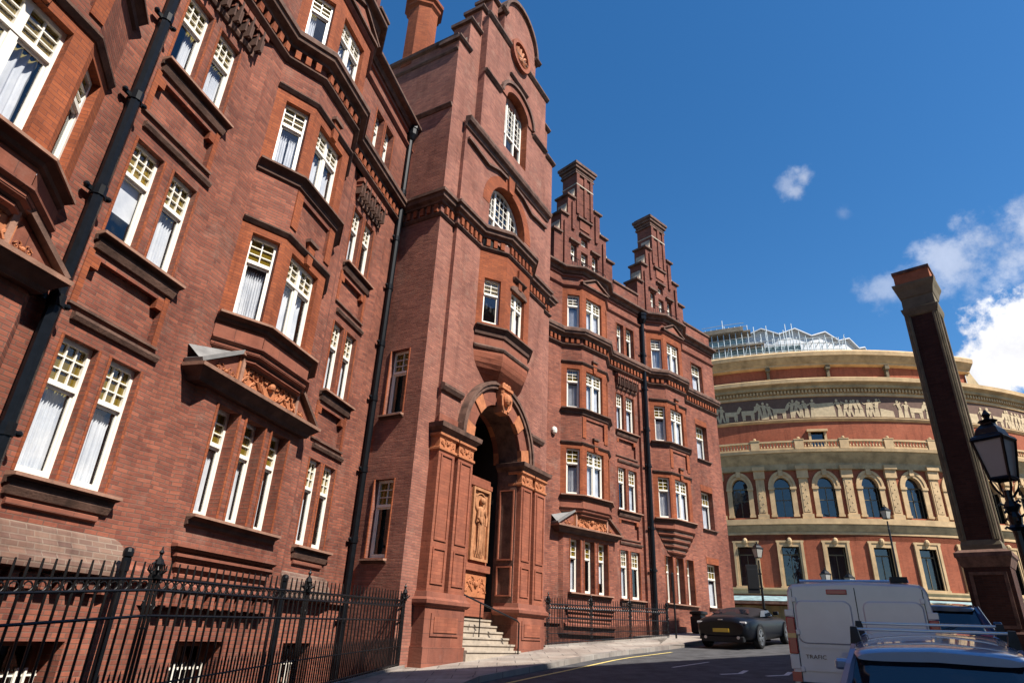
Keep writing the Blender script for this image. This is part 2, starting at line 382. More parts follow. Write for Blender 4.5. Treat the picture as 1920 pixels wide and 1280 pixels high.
# wide ground below everything, open where the basement areas are dug
foot = [Lpt(8.3, -42), Lpt(6.5, -42), Lpt(6.5, 15.3), fxy(FT, .3, -.3), fxy(FT, 7.3, -.3), fxy(FRt, -6.6, 1.4), fxy(FRt, -.3, 1.4), fxy(FRt, -.3, -3), fxy(FT, 5, -6), Lpt(12, 16), Lpt(12, -42)]
def inside(p, poly):
    c = False; j = len(poly) - 1
    for i in range(len(poly)):
        if (poly[i][1] > p[1]) != (poly[j][1] > p[1]) and p[0] < (poly[j][0] - poly[i][0]) * (p[1] - poly[i][1]) / (poly[j][1] - poly[i][1]) + poly[i][0]: c = not c
        j = i
    return c
mb = MB()
def cells(x0, x1, y0, y1, st, skip=None):
    x = x0
    while x < x1 - 1e-6:
        y = y0
        while y < y1 - 1e-6:
            q = [(x, y), (x + st, y), (x + st, y + st), (x, y + st)]
            if not (skip and skip(x + st / 2, y + st / 2, st)): mb.face(*[(a, b, gz(a, b) - .06) for a, b in q])
            y += st
        x += st
cells(-24, 32, -48, 40, 1.0, lambda x, y, s: any(inside((x + dx, y + dy), foot) for dx in (-.5, 0, .5) for dy in (-.5, 0, .5)))
cells(-600, 600, -600, 600, 8.0, lambda x, y, s: -24 < x < 32 and -48 < y < 40)
tag(mb.build('ground', 'earth'), kind='structure')
# yellow line, worn white markings
def lineon(pts, w, mat, name, dz=.004):
    mb = MB(); rows = []
    for i, (x, y) in enumerate(pts):
        a = pts[max(i - 1, 0)]; b = pts[min(i + 1, len(pts) - 1)]
        d = Vector((b[0] - a[0], b[1] - a[1])).normalized(); nn = Vector((d.y, -d.x)) * w / 2
        rows.append([(x - nn.x, y - nn.y, gz(x - nn.x, y - nn.y) + dz), (x + nn.x, y + nn.y, gz(x + nn.x, y + nn.y) + dz)])
    mb.grid(rows); return tag(mb.build(name, mat), kind='structure')
off = []
for i, (x, y) in enumerate(kerb[:9]):
    a = kerb[max(i - 1, 0)]; b = kerb[min(i + 1, len(kerb) - 1)]
    d = Vector((b[0] - a[0], b[1] - a[1])).normalized(); off.append((x + d.y * .55, y - d.x * .55))
lineon(off, .09, 'yellow paint', 'yellow_line')
for k in range(4):
    x, y = 5.0 + .9 * k, 15.9 - .35 * k
    lineon([(x, y), (x + .5, y + .15), (x + .85, y + .75)], .12, 'road paint', 'road_marking')
lineon([(4.3, 17.4), (5.6, 18.7)], .08, 'road paint', 'road_marking')

# ------------------------------------------------------------------ brick mansion building
B = root('mansion_block', 'long red brick Victorian mansion with white sash windows, stepped gables and an arched entrance tower', 'building', (-2.3, 16, gz(-2.3, 16)))
RED, RUB, PLUM, TWR, DST, BST, RST, TER, TRD, WHT, DARK = (MB() for _ in range(11))
def wall(mb, fr, u0, u1, z0, z1, ops=(), n=0, depth=.24, rmb=None):
    """wall with rectangular openings (ua,ub,za,zb)"""
    rmb = rmb or mb
    us = sorted({u0, u1, *[v for o in ops for v in o[:2]]}); zs = sorted({z0, z1, *[v for o in ops for v in o[2:4]]})
    us = [u for u in us if u0 - 1e-6 <= u <= u1 + 1e-6]; zs = [z for z in zs if z0 - 1e-6 <= z <= z1 + 1e-6]
    for a, b in zip(us, us[1:]):
        for c, d in zip(zs, zs[1:]):
            m = ((a + b) / 2, (c + d) / 2)
            if any(o[0] < m[0] < o[1] and o[2] < m[1] < o[3] for o in ops): continue
            mb.face(fr.p(a, n, c), fr.p(b, n, c), fr.p(b, n, d), fr.p(a, n, d))
    for o in ops:
        dp = o[4] if len(o) > 4 else depth
        if dp <= 0: continue
        a, b, c, d = o[:4]; P = fr.p
        rmb.face(P(a, n, c), P(a, n - dp, c), P(a, n - dp, d), P(a, n, d)); rmb.face(P(b, n, c), P(b, n - dp, c), P(b, n - dp, d), P(b, n, d))
        rmb.face(P(a, n, c), P(b, n, c), P(b, n - dp, c), P(a, n - dp, c)); rmb.face(P(a, n, d), P(b, n, d), P(b, n - dp, d), P(a, n - dp, d))
wcount = 0
def window(fr, u0, u1, z0, z1, n, parent=None, double=False, cols=3, rows=3, tr=.655, curt=None, top=None, glassm='window glass', upper='leaded glass', framem='white paint', shade=False):
    """white casement: frame mesh with muntins, child panes and net curtains"""
    global wcount
    wcount += 1
    rnd = random.Random(wcount * 13 + 5)
    parent = parent or B
    f = MB(); w = u1 - u0; h = z1 - z0; jw = min(.055, w * .115); zt = z0 + h * tr
    n0, n1 = n - .05, n + .015
    f.box(fr, u0, u0 + jw, n0, n1, z0, z1); f.box(fr, u1 - jw, u1, n0, n1, z0, z1)
    f.box(fr, u0 + jw, u1 - jw, n0, n1, z0, z0 + .10); f.box(fr, u0 + jw, u1 - jw, n0, n1, z1 - .07, z1)
    f.box(fr, u0 + jw, u1 - jw, n0, n1 + .025, zt - .035, zt + .035)
    lights = [(u0 + jw, u1 - jw)]
    if double:
        c = (u0 + u1) / 2; f.box(fr, c - .055, c + .055, n0, n1 + .012, z0 + .10, zt - .035); f.box(fr, c - .055, c + .055, n0, n1 + .012, zt + .035, z1 - .07)
        lights = [(u0 + jw, c - .055), (c + .055, u1 - jw)]
    for a, b in lights:
        # slim inner casement line of the lower light
        f.box(fr, a, a + .03, n0 + .02, n1 - .02, z0 + .10, zt - .035); f.box(fr, b - .03, b, n0 + .02, n1 - .02, z0 + .10, zt - .035)
        f.box(fr, a + .03, b - .03, n0 + .02, n1 - .02, zt - .075, zt - .035)
        for k in range(1, cols):
            x = a + (b - a) * k / cols; f.box(fr, x - .010, x + .010, n0 + .015, n1 - .012, zt + .035, z1 - .07)
        for k in range(1, rows):
            z = zt + .035 + (z1 - .07 - zt - .035) * k / rows
            for j in range(cols):
                xa = a + (b - a) * j / cols + (.010 if j else 0); xb = a + (b - a) * (j + 1) / cols - (.010 if j < cols - 1 else 0)
                f.box(fr, xa, xb, n0 + .015, n1 - .012, z - .009, z + .009)
    o = f.build('window', framem, parent)
    g = MB(); g.face(fr.p(u0 + jw, n - .03, z0 + .1), fr.p(u1 - jw, n - .03, z0 + .1), fr.p(u1 - jw, n - .03, zt - .035), fr.p(u0 + jw, n - .03, zt - .035))
    g.build('pane', glassm, o)
    g = MB(); g.face(fr.p(u0 + jw, n - .032, zt + .035), fr.p(u1 - jw, n - .032, zt + .035), fr.p(u1 - jw, n - .032, z1 - .07), fr.p(u0 + jw, n - .032, z1 - .07))
    g.build('pane', upper, o)
    if curt is None: curt = rnd.choice((1, 1, 1, 1, 2, 2, 3, 1, 0, 1))
    if curt == 3:
        cb = MB(); zb_ = z0 + h * rnd.uniform(.15, .45); cb.face(fr.p(u0 + jw, n - .09, zb_), fr.p(u1 - jw, n - .09, zb_), fr.p(u1 - jw, n - .09, z1 - .1), fr.p(u0 + jw, n - .09, z1 - .1)); cb.build('blind', 'net curtain', o)
    elif curt:
        cb = MB(); segs = 30
        tp = zt - .02 - rnd.uniform(.0, .16) if curt == 1 else z1 - .3
        spans = [(u0 + jw, u0 + jw + (w - 2 * jw) * rnd.uniform(.44, .6)), (u1 - jw - (w - 2 * jw) * rnd.uniform(.44, .6), u1 - jw)]
        if curt == 2: spans = [spans[rnd.randint(0, 1)]] if not double else spans
        for a, b in spans:
            rws = []
            ph = rnd.uniform(0, 6); fq = rnd.uniform(4, 7)
            for zz, pinch in ((z0 + .08, 1), (z0 + h * .3, .985), (z0 + h * .48, .96), (tp - .12, .99), (tp, 1)):
                r = []
                for k in range(segs + 1):
                    t = k / segs; x = a + (b - a) * t
                    x = (a if a < (u0 + u1) / 2 else b) + (x - (a if a < (u0 + u1) / 2 else b)) * pinch
                    zz2 = zz + (.05 * abs(sin(t * fq * pi + ph)) - .04 if zz == tp else 0)
                    r.append(fr.p(x, n - .13 + .03 * sin(t * fq * 2 * pi + ph) + .008 * sin(t * fq * 5 * pi), zz2))
                rws.append(r)
            cb.grid(rws)
        cb.build('curtain', 'net curtain', o, smooth=True)
    return o
def dents(mb, fr, path, off, z0, z1, w=.13, gap=.13, d=.09):
    for a, b in zip(path, path[1:]):
        f2 = fr.sub(a, b); ln = sqrt((b[0] - a[0]) ** 2 + (b[1] - a[1]) ** 2); k = int((ln - .02) / (w + gap))
        if k < 1: continue
        st = (ln - k * (w + gap) + gap) / 2
        for i in range(k): mb.box(f2, st + i * (w + gap), st + i * (w + gap) + w, off, off + d, z0, z1)
SILLP = lambda z, p=.14, h=.13: ('sill', z, p, h)
CORNP = lambda z, p=.3: [(0, z - .34), (p * .35, z - .34), (p * .4, z - .25), (p * .75, z - .2), (p * .78, z - .12), (p, z - .1), (p, z - .03), (p * .9, z), (0, z + .02)]
EAVEP = lambda z, p=.36: [(0, z - .30), (p * .3, z - .28), (p * .5, z - .16), (p * .9, z - .12), (p, z - .08), (p, z + .0), (p * .9, z + .03), (0, z + .04)]
STRP = lambda z, p=.08, h=.13: [(0, z - h), (p * .3, z - h), (p * 1.05, z - h * .42), (p * 1.1, z - h * .18), (0, z)]
BN, BF, HW, HF = .12, .63, 1.55, .80      # pier plane, bay front plane, bay half width, half front
def bayplan(c): return [(c - HW, BN), (c - HF, BF), (c + HF, BF), (c + HW, BN)]
def shifted(path, d):
    """offset a plan path outward by d with mitres"""
    res = []
    m = len(path)
    for i in range(m):
        ns = []
        for a, b in ((i - 1, i), (i, i + 1)):
            if 0 <= a and b < m:
                v = Vector((path[b][0] - path[a][0], path[b][1] - path[a][1])).normalized(); ns.append(Vector((-v.y, v.x)))
        o = ns[0] if len(ns) == 1 else (ns[0] + ns[1]).normalized()
        if len(ns) == 2: o = o / max(.3, o.dot(ns[0]))
        res.append((path[i][0] + o.x * d, path[i][1] + o.y * d))
    return res
F1, F2, F3, G0 = (5.18, 7.02), (8.74, 10.5), (12.42, 14.08), (1.63, 3.52)
def bay(fr, c, kind):
    pl = bayplan(c)
    segs = [(fr.sub(pl[i], pl[i + 1]), sqrt((pl[i + 1][0] - pl[i][0]) ** 2 + (pl[i + 1][1] - pl[i][1]) ** 2)) for i in range(3)]
    for (z0, z1, zw) in ((4.95, 7.18, F1), (8.58, 10.72, F2)):
        for i, (f2, ln) in enumerate(segs):
            if i == 1:
                wall(RUB, f2, 0, ln, z0, z1, [(ln / 2 - .53, ln / 2 + .53, *zw)], 0, .16); window(f2, ln / 2 - .53, ln / 2 + .53, *zw, -.13, double=True, cols=2, rows=3, tr=.70, curt=1)
            else:
                a = ln / 2 - .27 + (.06 if i == 0 else -.06); wall(RUB, f2, 0, ln, z0, z1, [(a, a + .56, *zw)], 0, .16); window(f2, a, a + .56, *zw, -.13, cols=2, rows=3, tr=.68, curt=1)
    for (z0, z1) in ((7.18, 8.58), (10.72, 11.62)):
        for i, (f2, ln) in enumerate(segs):
            if i == 1 and z0 < 8:
                wall(RED, f2, 0, ln, z0, z1, [(.22, ln - .22, 7.62, 8.33, .06)]); RED.face(f2.p(.22, -.06, 7.62), f2.p(ln - .22, -.06, 7.62), f2.p(ln - .22, -.06, 8.33), f2.p(.22, -.06, 8.33))
                RUB.box(f2, .0, .22, .004, .03, 7.5, 8.4); RUB.box(f2, ln - .22, ln, .004, .03, 7.5, 8.4)
            else: wall(RED, f2, 0, ln, z0, z1)
    for z, mb, pr in ((5.17, BST, SILLP(5.17, .17, .16)), (8.72, DST, SILLP(8.72, .17, .24)), (7.30, DST, STRP(7.32)), (10.85, DST, STRP(10.86))): mb.mould(fr, pl, pr)
    # keystone blocks over front windows
    f2, ln = segs[1]
    for z in (7.02, 10.5):
        RUB.prism(f2, [(ln / 2 - .09, z + .01), (ln / 2 + .09, z + .01), (ln / 2 + .13, z + .5), (ln / 2 - .13, z + .5)], .003, .07)
        DST.box(f2, ln / 2 - .18, ln / 2 + .18, .003, .12, z + .5, z + .58)
    # foot of the bay
    if kind == 'pediment':
        for i, (f2, ln) in enumerate(segs): wall(RST, f2, 0, ln, 4.55, 4.95, n=.02)
        for k, (d, z) in enumerate(((.07, 4.70), (.0, 4.58), (-.08, 4.46))):
            pth = shifted(pl, d - .04); RST.mould(fr, pth, [(-.3, z - .09), (0, z - .09), (.05, z - .05), (.05, z - .015), (0, z), (-.3, z)]); SHADOW.mould(fr, pth, [(-.3, z - .125), (-.03, z - .12), (.0, z - .092), (-.3, z - .091)])  # dark strip paints the shade under each step
        pth = shifted(pl, -.40); RST.mould(fr, pth, [(-.2, 3.9), (0, 3.9), (0, 4.37), (-.2, 4.37)])
    else:
        for i, (f2, ln) in enumerate(segs): wall(RST, f2, 0, ln, 4.78, 4.97, n=.02)
        m = 9
        for k in range(m):
            t = k / (m - 1); z1 = 4.78 - k * .118
            q = [(c - HW + t * .82, BN), (c - HF + t * .36, BF - t * .40), (c + HF - t * .36, BF - t * .40), (c + HW - t * .82, BN)]
            (DST if k % 2 else RST).mould(fr, q, [(-.4, z1 - .118), (0, z1 - .118), (.045 if k % 2 == 0 else -.01, z1 - .06), (.045 if k % 2 == 0 else -.01, z1), (-.4, z1)])
def gbay(fr, c, n=.25):
    """ground floor of a pedimented bay: three narrow windows in a slightly projecting block"""
    a, b = c - 1.48, c + 1.52
    ops = [(c - 1.10 + .83 * k, c - .52 + .83 * k, 1.63, 3.54) for k in range(3)]
    wall(RUB if False else RED, fr, a, b, .2, 3.95, [(x0, x1, z0, z1, .26) for x0, x1, z0, z1 in ops], n, rmb=RED)
    RED.face(fr.p(a, n, .2), fr.p(a - .14, BN, .2), fr.p(a - .14, BN, 3.95), fr.p(a, n, 3.95)); RED.face(fr.p(b, n, .2), fr.p(b + .14, BN, .2), fr.p(b + .14, BN, 3.95), fr.p(b, n, 3.95))
    for k, (x0, x1, z0, z1) in enumerate(ops):
        window(fr, x0, x1, z0, z1, n - .22, cols=2, rows=3, tr=.66)
        for q in (x0 - .03, x1 + .03): RUB.tube([fr.p(q, n + .005, z0), fr.p(q, n + .005, z1)], .028, 6)
    BST.mould(fr, [(c - 1.22, n), (c + 1.28, n)], SILLP(1.62, .17, .17))
    # stepped apron
    for k, (h0, h1, d) in enumerate(((1.04, 1.14, .13), (.90, 1.0, .10), (.74, .86, .07), (.6, .7, .04))):
        RST.mould(fr, [(c - 1.38 + k * .07, n), (c + 1.42 - k * .07, n)], [(0, h0 + .035), (d, h0 + .04), (d, h1 - .02), (0, h1)]); SHADOW.mould(fr, [(c - 1.36 + k * .07, n), (c + 1.40 - k * .07, n)], [(0, h0 - .02), (d * .35, h0 - .01), (d * .9, h0 + .034), (0, h0 + .034)])  # dark strips carry the shade between apron courses as colour
    RED.mould(fr, [(c - 1.44, n), (c + 1.46, n)], [(0, .42), (.12, .46), (.12, .52), (0, .58)])
    # pediment hood
    x0, x1 = c - 1.92, c + 1.68
    TR = RST
    BST.mould(fr, [(x0 + .05, BN), (x0 + .05, n + .14), (x1 - .05, n + .14), (x1 - .05, BN)], [(0, 3.885), (.17, 3.89), (.18, 3.95), (0, 3.96)]); SHADOW.mould(fr, [(x0 + .05, BN), (x0 + .05, n + .14), (x1 - .05, n + .14), (x1 - .05, BN)], [(-.1, 3.70), (.0, 3.71), (.02, 3.76), (.15, 3.884), (0, 3.884)])
    SHADOW.box(fr, x0 + .06, x1 - .06, BN, n + .13, 3.69, 3.72)  # dark soffit pieces: shade under the hood painted in
    pa, pb = c - 1.02, c + 1.0
    RST.prism(fr, [(x0 - .05, 3.96), (pa, 3.96), (pa, 4.5)], BN, n + .13)
    RST.prism(fr, [(pb, 3.96), (x1 + .05, 3.96), (pb, 4.5)], BN, n + .13)
    for (qa, za), (qb, zb) in (((x0 - .08, 3.97), (pa, 4.53)), ((x1 + .08, 3.97), (pb, 4.53))):
        d = Vector((qb - qa, zb - za)).normalized(); o = Vector((-d.y, d.x)) * (.07 if qb > qa else -.07)
        (LEAD if qb > qa else DST).prism(fr, [(qa, za), (qb, zb), (qb + o.x, zb + o.y), (qa + o.x, za + o.y)], BN + .0, n + .24)
    LEAD.face(fr.p(x0 - .1, BN, 4.3), fr.p(x0 - .1, n + .22, 3.98), fr.p(pa, n + .2, 4.53), fr.p(pa, BN, 4.56))
    TER.box(fr, pa, pb, BN, n + .16, 3.96, 4.5); BST.box(fr, pa - .05, pb + .05, BN, n + .24, 4.5, 4.57)
    for q in (pa + .04, pb - .12): BST.box(fr, q, q + .08, n + .163, n + .20, 3.97, 4.49)
    relief(TER, fr, pa + .13, pb - .13, 4.0, 4.47, n + .165, 9, 5); relief(TER, fr, pa + .16, pb - .16, 4.04, 4.44, n + .175, 6, 5, 8)
    relief(TER, fr, x0 + .38, pa - .05, 3.97, 4.16, n + .132, 5, 2); relief(TER, fr, pb + .05, x1 - .4, 3.97, 4.16, n + .132, 5, 2)
def relief(mb, fr, a, b, z0, z1, n, k, rows, seed=3):
    """carved scrollwork: rings, leaves and bosses standing off a ground"""
    rnd = random.Random(seed)
    c = (a + b) / 2; h = z1 - z0
    mb.ball(fr.p(c, n + .01, (z0 + z1) / 2), h * .2, 10, 6, sx=1, sy=1)
    for i in range(k):
        for s in (-1, 1):
            t = (i + .6) / k; u = c + s * (b - a) / 2 * t
            zz = z0 + h * (.5 + .32 * sin(i * 2.1)); r = min(h * .26, (b - a) / k * .55)
            pts = [fr.p(u + cos(q) * r * (1 - q / 9) * s, n + .012, zz + sin(q + i) * r * (1 - q / 9)) for q in [j * .7 for j in range(9)]]
            mb.tube(pts, h * .055, 5, h * .02)
            if i % 2: mb.ball(fr.p(u, n, zz - r * .8 * (1 if i % 4 == 1 else -1)), h * .085, 6, 4)
LEAD = MB(); PLN = MB(); SHADOW = MB()
def pairzone(fr, wins, sa, sb, hoods=True, floors=(G0, F1, F2)):
    """paired narrow windows in a shallow recess between piers, with sills, panels and hood strings"""
    c = (wins[0][0] + wins[1][1]) / 2; hw = (wins[1][1] - wins[0][0]) / 2
    ops = [(a, b, z0 - .02 * 0, z1) for a, b in wins for z0, z1 in floors]
    for a, b in wins:
        for z0, z1 in floors:
            window(fr, a, b, z0, z1, -.12, cols=3, rows=3)
            for q in (a - .025, b + .025): RUB.tube([fr.p(q, .004, z0), fr.p(q, .004, z1)], .024, 6)
    for i, (z0, z1) in enumerate(floors):
        BST.mould(fr, [(c - hw - .10, 0), (c + hw + .2, 0)], SILLP(z0 - .02, .17, .14))
        DST.mould(fr, [(c - hw - .06, 0), (c + hw + .14, 0)], [(0, z0 - .30), (.05, z0 - .29), (.09, z0 - .2), (.09, z0 - .165), (0, z0 - .16)])
        if i == 0: RST.mould(fr, [(c - hw, 0), (c + hw, 0)], [(0, z0 - .42), (.05, z0 - .40), (.05, z0 - .34), (0, z0 - .32)])
        else:
            # sunk panel with shouldered corners below the sill
            p0, p1, q0, q1 = c - hw - .02, c + hw + .02, z0 - 1.15, z0 - .42
            PANEL.append((fr, p0, p1, q0, q1))
        zt = z1 + .34
        DST.mould(fr, [(c - hw - .02, 0), (c + hw + .2, 0)], [(0, zt - .12), (.05, zt - .11), (.08, zt - .05), (.08, zt - .01), (0, zt)])
    return ops
PANEL = []
def panelops(fr): return [(p0, p1, q0, q1, .1) for f, p0, p1, q0, q1 in PANEL if f is fr]
def corbels(fr, a, b, z0, z1, k=5):
    """row of carved fan corbels under the string course"""
    st = (b - a) / k
    DST.box(fr, a, b, .0, .10, z1 - .07, z1)
    for i in range(k):
        u = a + st * (i + .5)
        for j in range(4):
            w = st * (.46 - .10 * j); zz = z1 - .07 - j * (z1 - z0) * .2
            RST.box(fr, u - w, u + w, 0, .22 - .05 * j, zz - (z1 - z0) * .2 + .012, zz)
        for j in (-1, 0, 1): SHADOW.box(fr, u + j * st * .26 - .02, u + j * st * .26 + .02, .0, .235 - .05 * abs(j), z0 + .05 + .06 * abs(j), z1 - .08)  # dark ribs paint in the shade among the corbels
        DST.tube([fr.p(u, .05, z0 - .08), fr.p(u, .07, z0 + .06)], .035, 6)
def upper(fr, path, wins3, wall_n):
    """everything above the second-floor windows: dentil frieze, cornice, top storey, eaves, parapet"""
    dents(RUB, fr, shifted(path, .02), 0.0, 11.66, 11.9, .13, .12, .1)
    RED.mould(fr, path, [(0, 11.5), (0, 12.05)], cap=False)
    DST.mould(fr, path, STRP(11.62, .12, .13)); DST.mould(fr, path, [(.0, 11.9), (.10, 11.92), (.12, 11.98), (.26, 12.05), (.28, 12.14), (.32, 12.16), (.32, 12.28), (.28, 12.34), (0, 12.36)])
    p3 = shifted(path, .03)
    for i, (a, b) in enumerate(zip(p3, p3[1:])):
        f2 = fr.sub(a, b); ln = sqrt((b[0] - a[0]) ** 2 + (b[1] - a[1]) ** 2)
        isbay = abs(a[1] - b[1]) > .2 or a[1] > .4
        if isbay:
            front_ = abs(a[1] - b[1]) < .05
            w = .53 if front_ else .28; cc = ln / 2 if front_ else ln / 2 + (.06 if b[1] > a[1] else -.06)
            wall(RUB, f2, 0, ln, 12.3, 14.5, [(cc - w, cc + w, *F3)], 0, .16)
            window(f2, cc - w, cc + w, *F3, -.13, double=front_, cols=2, rows=3, tr=.68)
            wall(RED, f2, 0, ln, 14.5, 15.2)
            if front_:
                DST.prism(f2, [(ln / 2 - .78, 14.62), (ln / 2 + .78, 14.62), (ln / 2, 15.08)], 0, .10); RST.prism(f2, [(ln / 2 - .6, 14.67), (ln / 2 + .6, 14.67), (ln / 2, 15.0)], .101, .13)
                DST.prism(f2, [(ln / 2 - .9, 14.6), (ln / 2 + .9, 14.6), (ln / 2 + .9, 14.68), (ln / 2 - .9, 14.68)], .0, .16)
                for s in (-1, 1):
                    DST.prism(f2, [(ln / 2 + s * .92, 14.66), (ln / 2, 15.14), (ln / 2, 15.22), (ln / 2 + s * .98, 14.7)][::s], .0, .18)
        else:
            ops = [(x0 - a[0], x1 - a[0], z0, z1) for x0, x1, z0, z1 in wins3 if a[0] < (x0 + x1) / 2 < b[0]]
            wall(RED, f2, 0, ln, 12.3, 15.2, ops, 0, .24)
            for o in ops:
                window(f2, o[0], o[1], o[2], o[3], -.2, cols=3, rows=3)
                for q in (o[0] - .025, o[1] + .025): RUB.tube([f2.p(q, .004, o[2]), f2.p(q, .004, o[3])], .024, 6)
    RST.mould(fr, p3, STRP(14.58, .09, .14))
    DST.mould(fr, p3, EAVEP(15.42, .34)); RST.mould(fr, p3, [(0, 14.98), (.06, 15.0), (.06, 15.1), (0, 15.12)])
    q3 = shifted(path, -.02)
    RED.mould(fr, q3, [(-.3, 15.4), (0, 15.4), (0, 15.55), (-.3, 15.55)])
def gable(fr, c, n=.12):
    G = PLUM; d0 = n - .75
    prof = [(2.12, 15.42), (2.12, 17.3), (1.66, 17.3), (1.66, 18.5), (1.2, 18.5), (1.2, 19.75), (.62, 19.75), (.62, 21.7)]
    # front skin in vertical slabs so that the three small windows are real openings
    wl = [(c - .98, c - .56, 16.15, 17.12), (c - .24, c + .24, 16.15, 16.95), (c - .24, c + .24, 17.1, 17.75), (c + .56, c + .98, 16.15, 17.12)]
    wall(G, fr, c - 2.12, c + 2.12, 15.42, 17.3, [w for w in wl if w[3] <= 17.3], n)
    wall(G, fr, c - 1.66, c + 1.66, 17.3, 18.5, [(c - .24, c + .24, 17.3, 17.75)], n)
    wall(G, fr, c - 1.2, c + 1.2, 18.5, 19.75, (), n)
    rim = [(c - u, z) for u, z in prof[:6]] + [(c + u, z) for u, z in prof[5::-1]]
    rim = [(c - u, z) for u, z in prof[:6]][::1]
    for sgn in (-1, 1):
        pts = [(c + sgn * u, z) for u, z in prof[:6]]
        for (ua, za), (ub, zb) in zip(pts, pts[1:]): G.face(fr.p(ua, n, za), fr.p(ub, n, zb), fr.p(ub, d0, zb), fr.p(ua, d0, za))
        for u, z in ((2.12, 17.3), (1.66, 18.5), (1.2, 19.75)):
            a, b = sorted((c + sgn * (u + .12), c + sgn * (u - .5)))
            DST.box(fr, a, b, d0 - .05, n + .10, z, z + .1)
            uu = u - .46 if u > 1.3 else .62
            q = [(c + sgn * (uu + .46 * (1 - cos(k * pi / 12)) ), z + .1 + .66 * (1 - sin(k * pi / 12))) for k in range(7)]
            q = [(c + sgn * (uu + .02), z + .1)] + [(c + sgn * (uu + .02 + .44 * (1 - sin(k * pi / 12))), z + .1 + .72 * (1 - cos(k * pi / 12)) ) for k in range(7)]
            PST.prism(fr, q if sgn > 0 else q[::-1], d0 + .1, n - .08)
    G.box(fr, c - 2.1, c + 2.1, d0 - .02, d0, 15.42, 17.28)
    wall(G, fr, c - 1.66, c + 1.66, 17.3, 18.5, (), d0); wall(G, fr, c - 1.2, c + 1.2, 18.5, 19.75, (), d0)
    # pilaster strips and stepped hoods
    for u, z0, z1 in ((1.42, 15.45, 18.1), (-1.42, 15.45, 18.1), (.86, 17.9, 19.5), (-.86, 17.9, 19.5)): G.box(fr, c + u - .09, c + u + .09, n + .002, n + .09, z0, z1)
    for u0, u1, z in ((-1.12, -.42, 17.2), (.42, 1.12, 17.2), (-.4, .4, 17.86), (-.55, .55, 18.75)): DST.box(fr, c + u0, c + u1, n + .002, n + .13, z, z + .09)
    RST.box(fr, c - .36, c + .36, n + .002, n + .05, 18.2, 18.7)
    for w in wl: window(fr, w[0], w[1], w[2], w[3], n - .18, cols=2, rows=2, tr=.5, curt=0, framem='white paint')
    # balconet rail
    for k in range(15):
        u = c - 1.2 + 2.4 * k / 14; RAIL.tube([fr.p(u, n + .3, 15.5), fr.p(u, n + .3, 16.1)], .012, 5)
    RAIL.tube([fr.p(c - 1.2, n + .3, 16.1), fr.p(c + 1.2, n + .3, 16.1)], .018, 5)
    # chimney shaft growing out of the gable
    ch = MB(); ch.box(fr, c - .62, c + .62, n - .9, n + .0, 19.7, 21.62)
    for u in (-.62, -.05, .42): ch.box(fr, c + u, c + u + .2, n + .001, n + .07, 19.0, 21.5)
    o = ch.build('chimney', 'plum brick', B)
    cp = MB()
    for z0, z1, d in ((21.45, 21.55, .08), (21.62, 21.78, .06), (21.78, 21.95, .14), (21.95, 22.1, .2), (22.1, 22.22, .1)): cp.box(fr, c - .62 - d, c + .62 + d, n - .9 - d, n + d + .001, z0, z1 - .002)
    cp.build('chimney_cap', 'dark stone', o)
    pale = MB(); pale.box(fr, c - .64, c + .64, n - .92, n + .075, 20.75, 20.82); pale.build('string_band', 'pale stone', o)
PST = MB(); RAIL = MB()
def pipe(fr, s, n, z0, z1, r, collars, hopper=True, step=None):
    m = MB(); m.tube([fr.p(s, n, z0), fr.p(s, n, z1)], r, 8)
    o = m.build('drainpipe', 'rainwater iron', B)
    for z in collars:
        k = MB(); k.tube([fr.p(s, n, z - .11), fr.p(s, n, z - .02), fr.p(s, n, z + .05)], r * 1.17, 10)
        k.box(fr, s - r * 2.3, s + r * 2.3, n - .06, n - .02, z - .07, z + .0)
        for q in (-1, 1): k.ball(fr.p(s + q * r * 2.2, n - .02, z - .035), r * .5, 8, 5)
        k.build('bracket', 'rainwater iron', o)
    if hopper:
        k = MB(); k.lathe(fr.p(s, n + .02, z1 - .45), [(r, 0), (r * 1.3, .05), (r * 2.1, .22), (r * 2.2, .42), (r * 2.5, .45), (r * 2.5, .55), (r * 1.8, .56)], 10); k.build('hopper', 'rainwater iron', o)
    return o

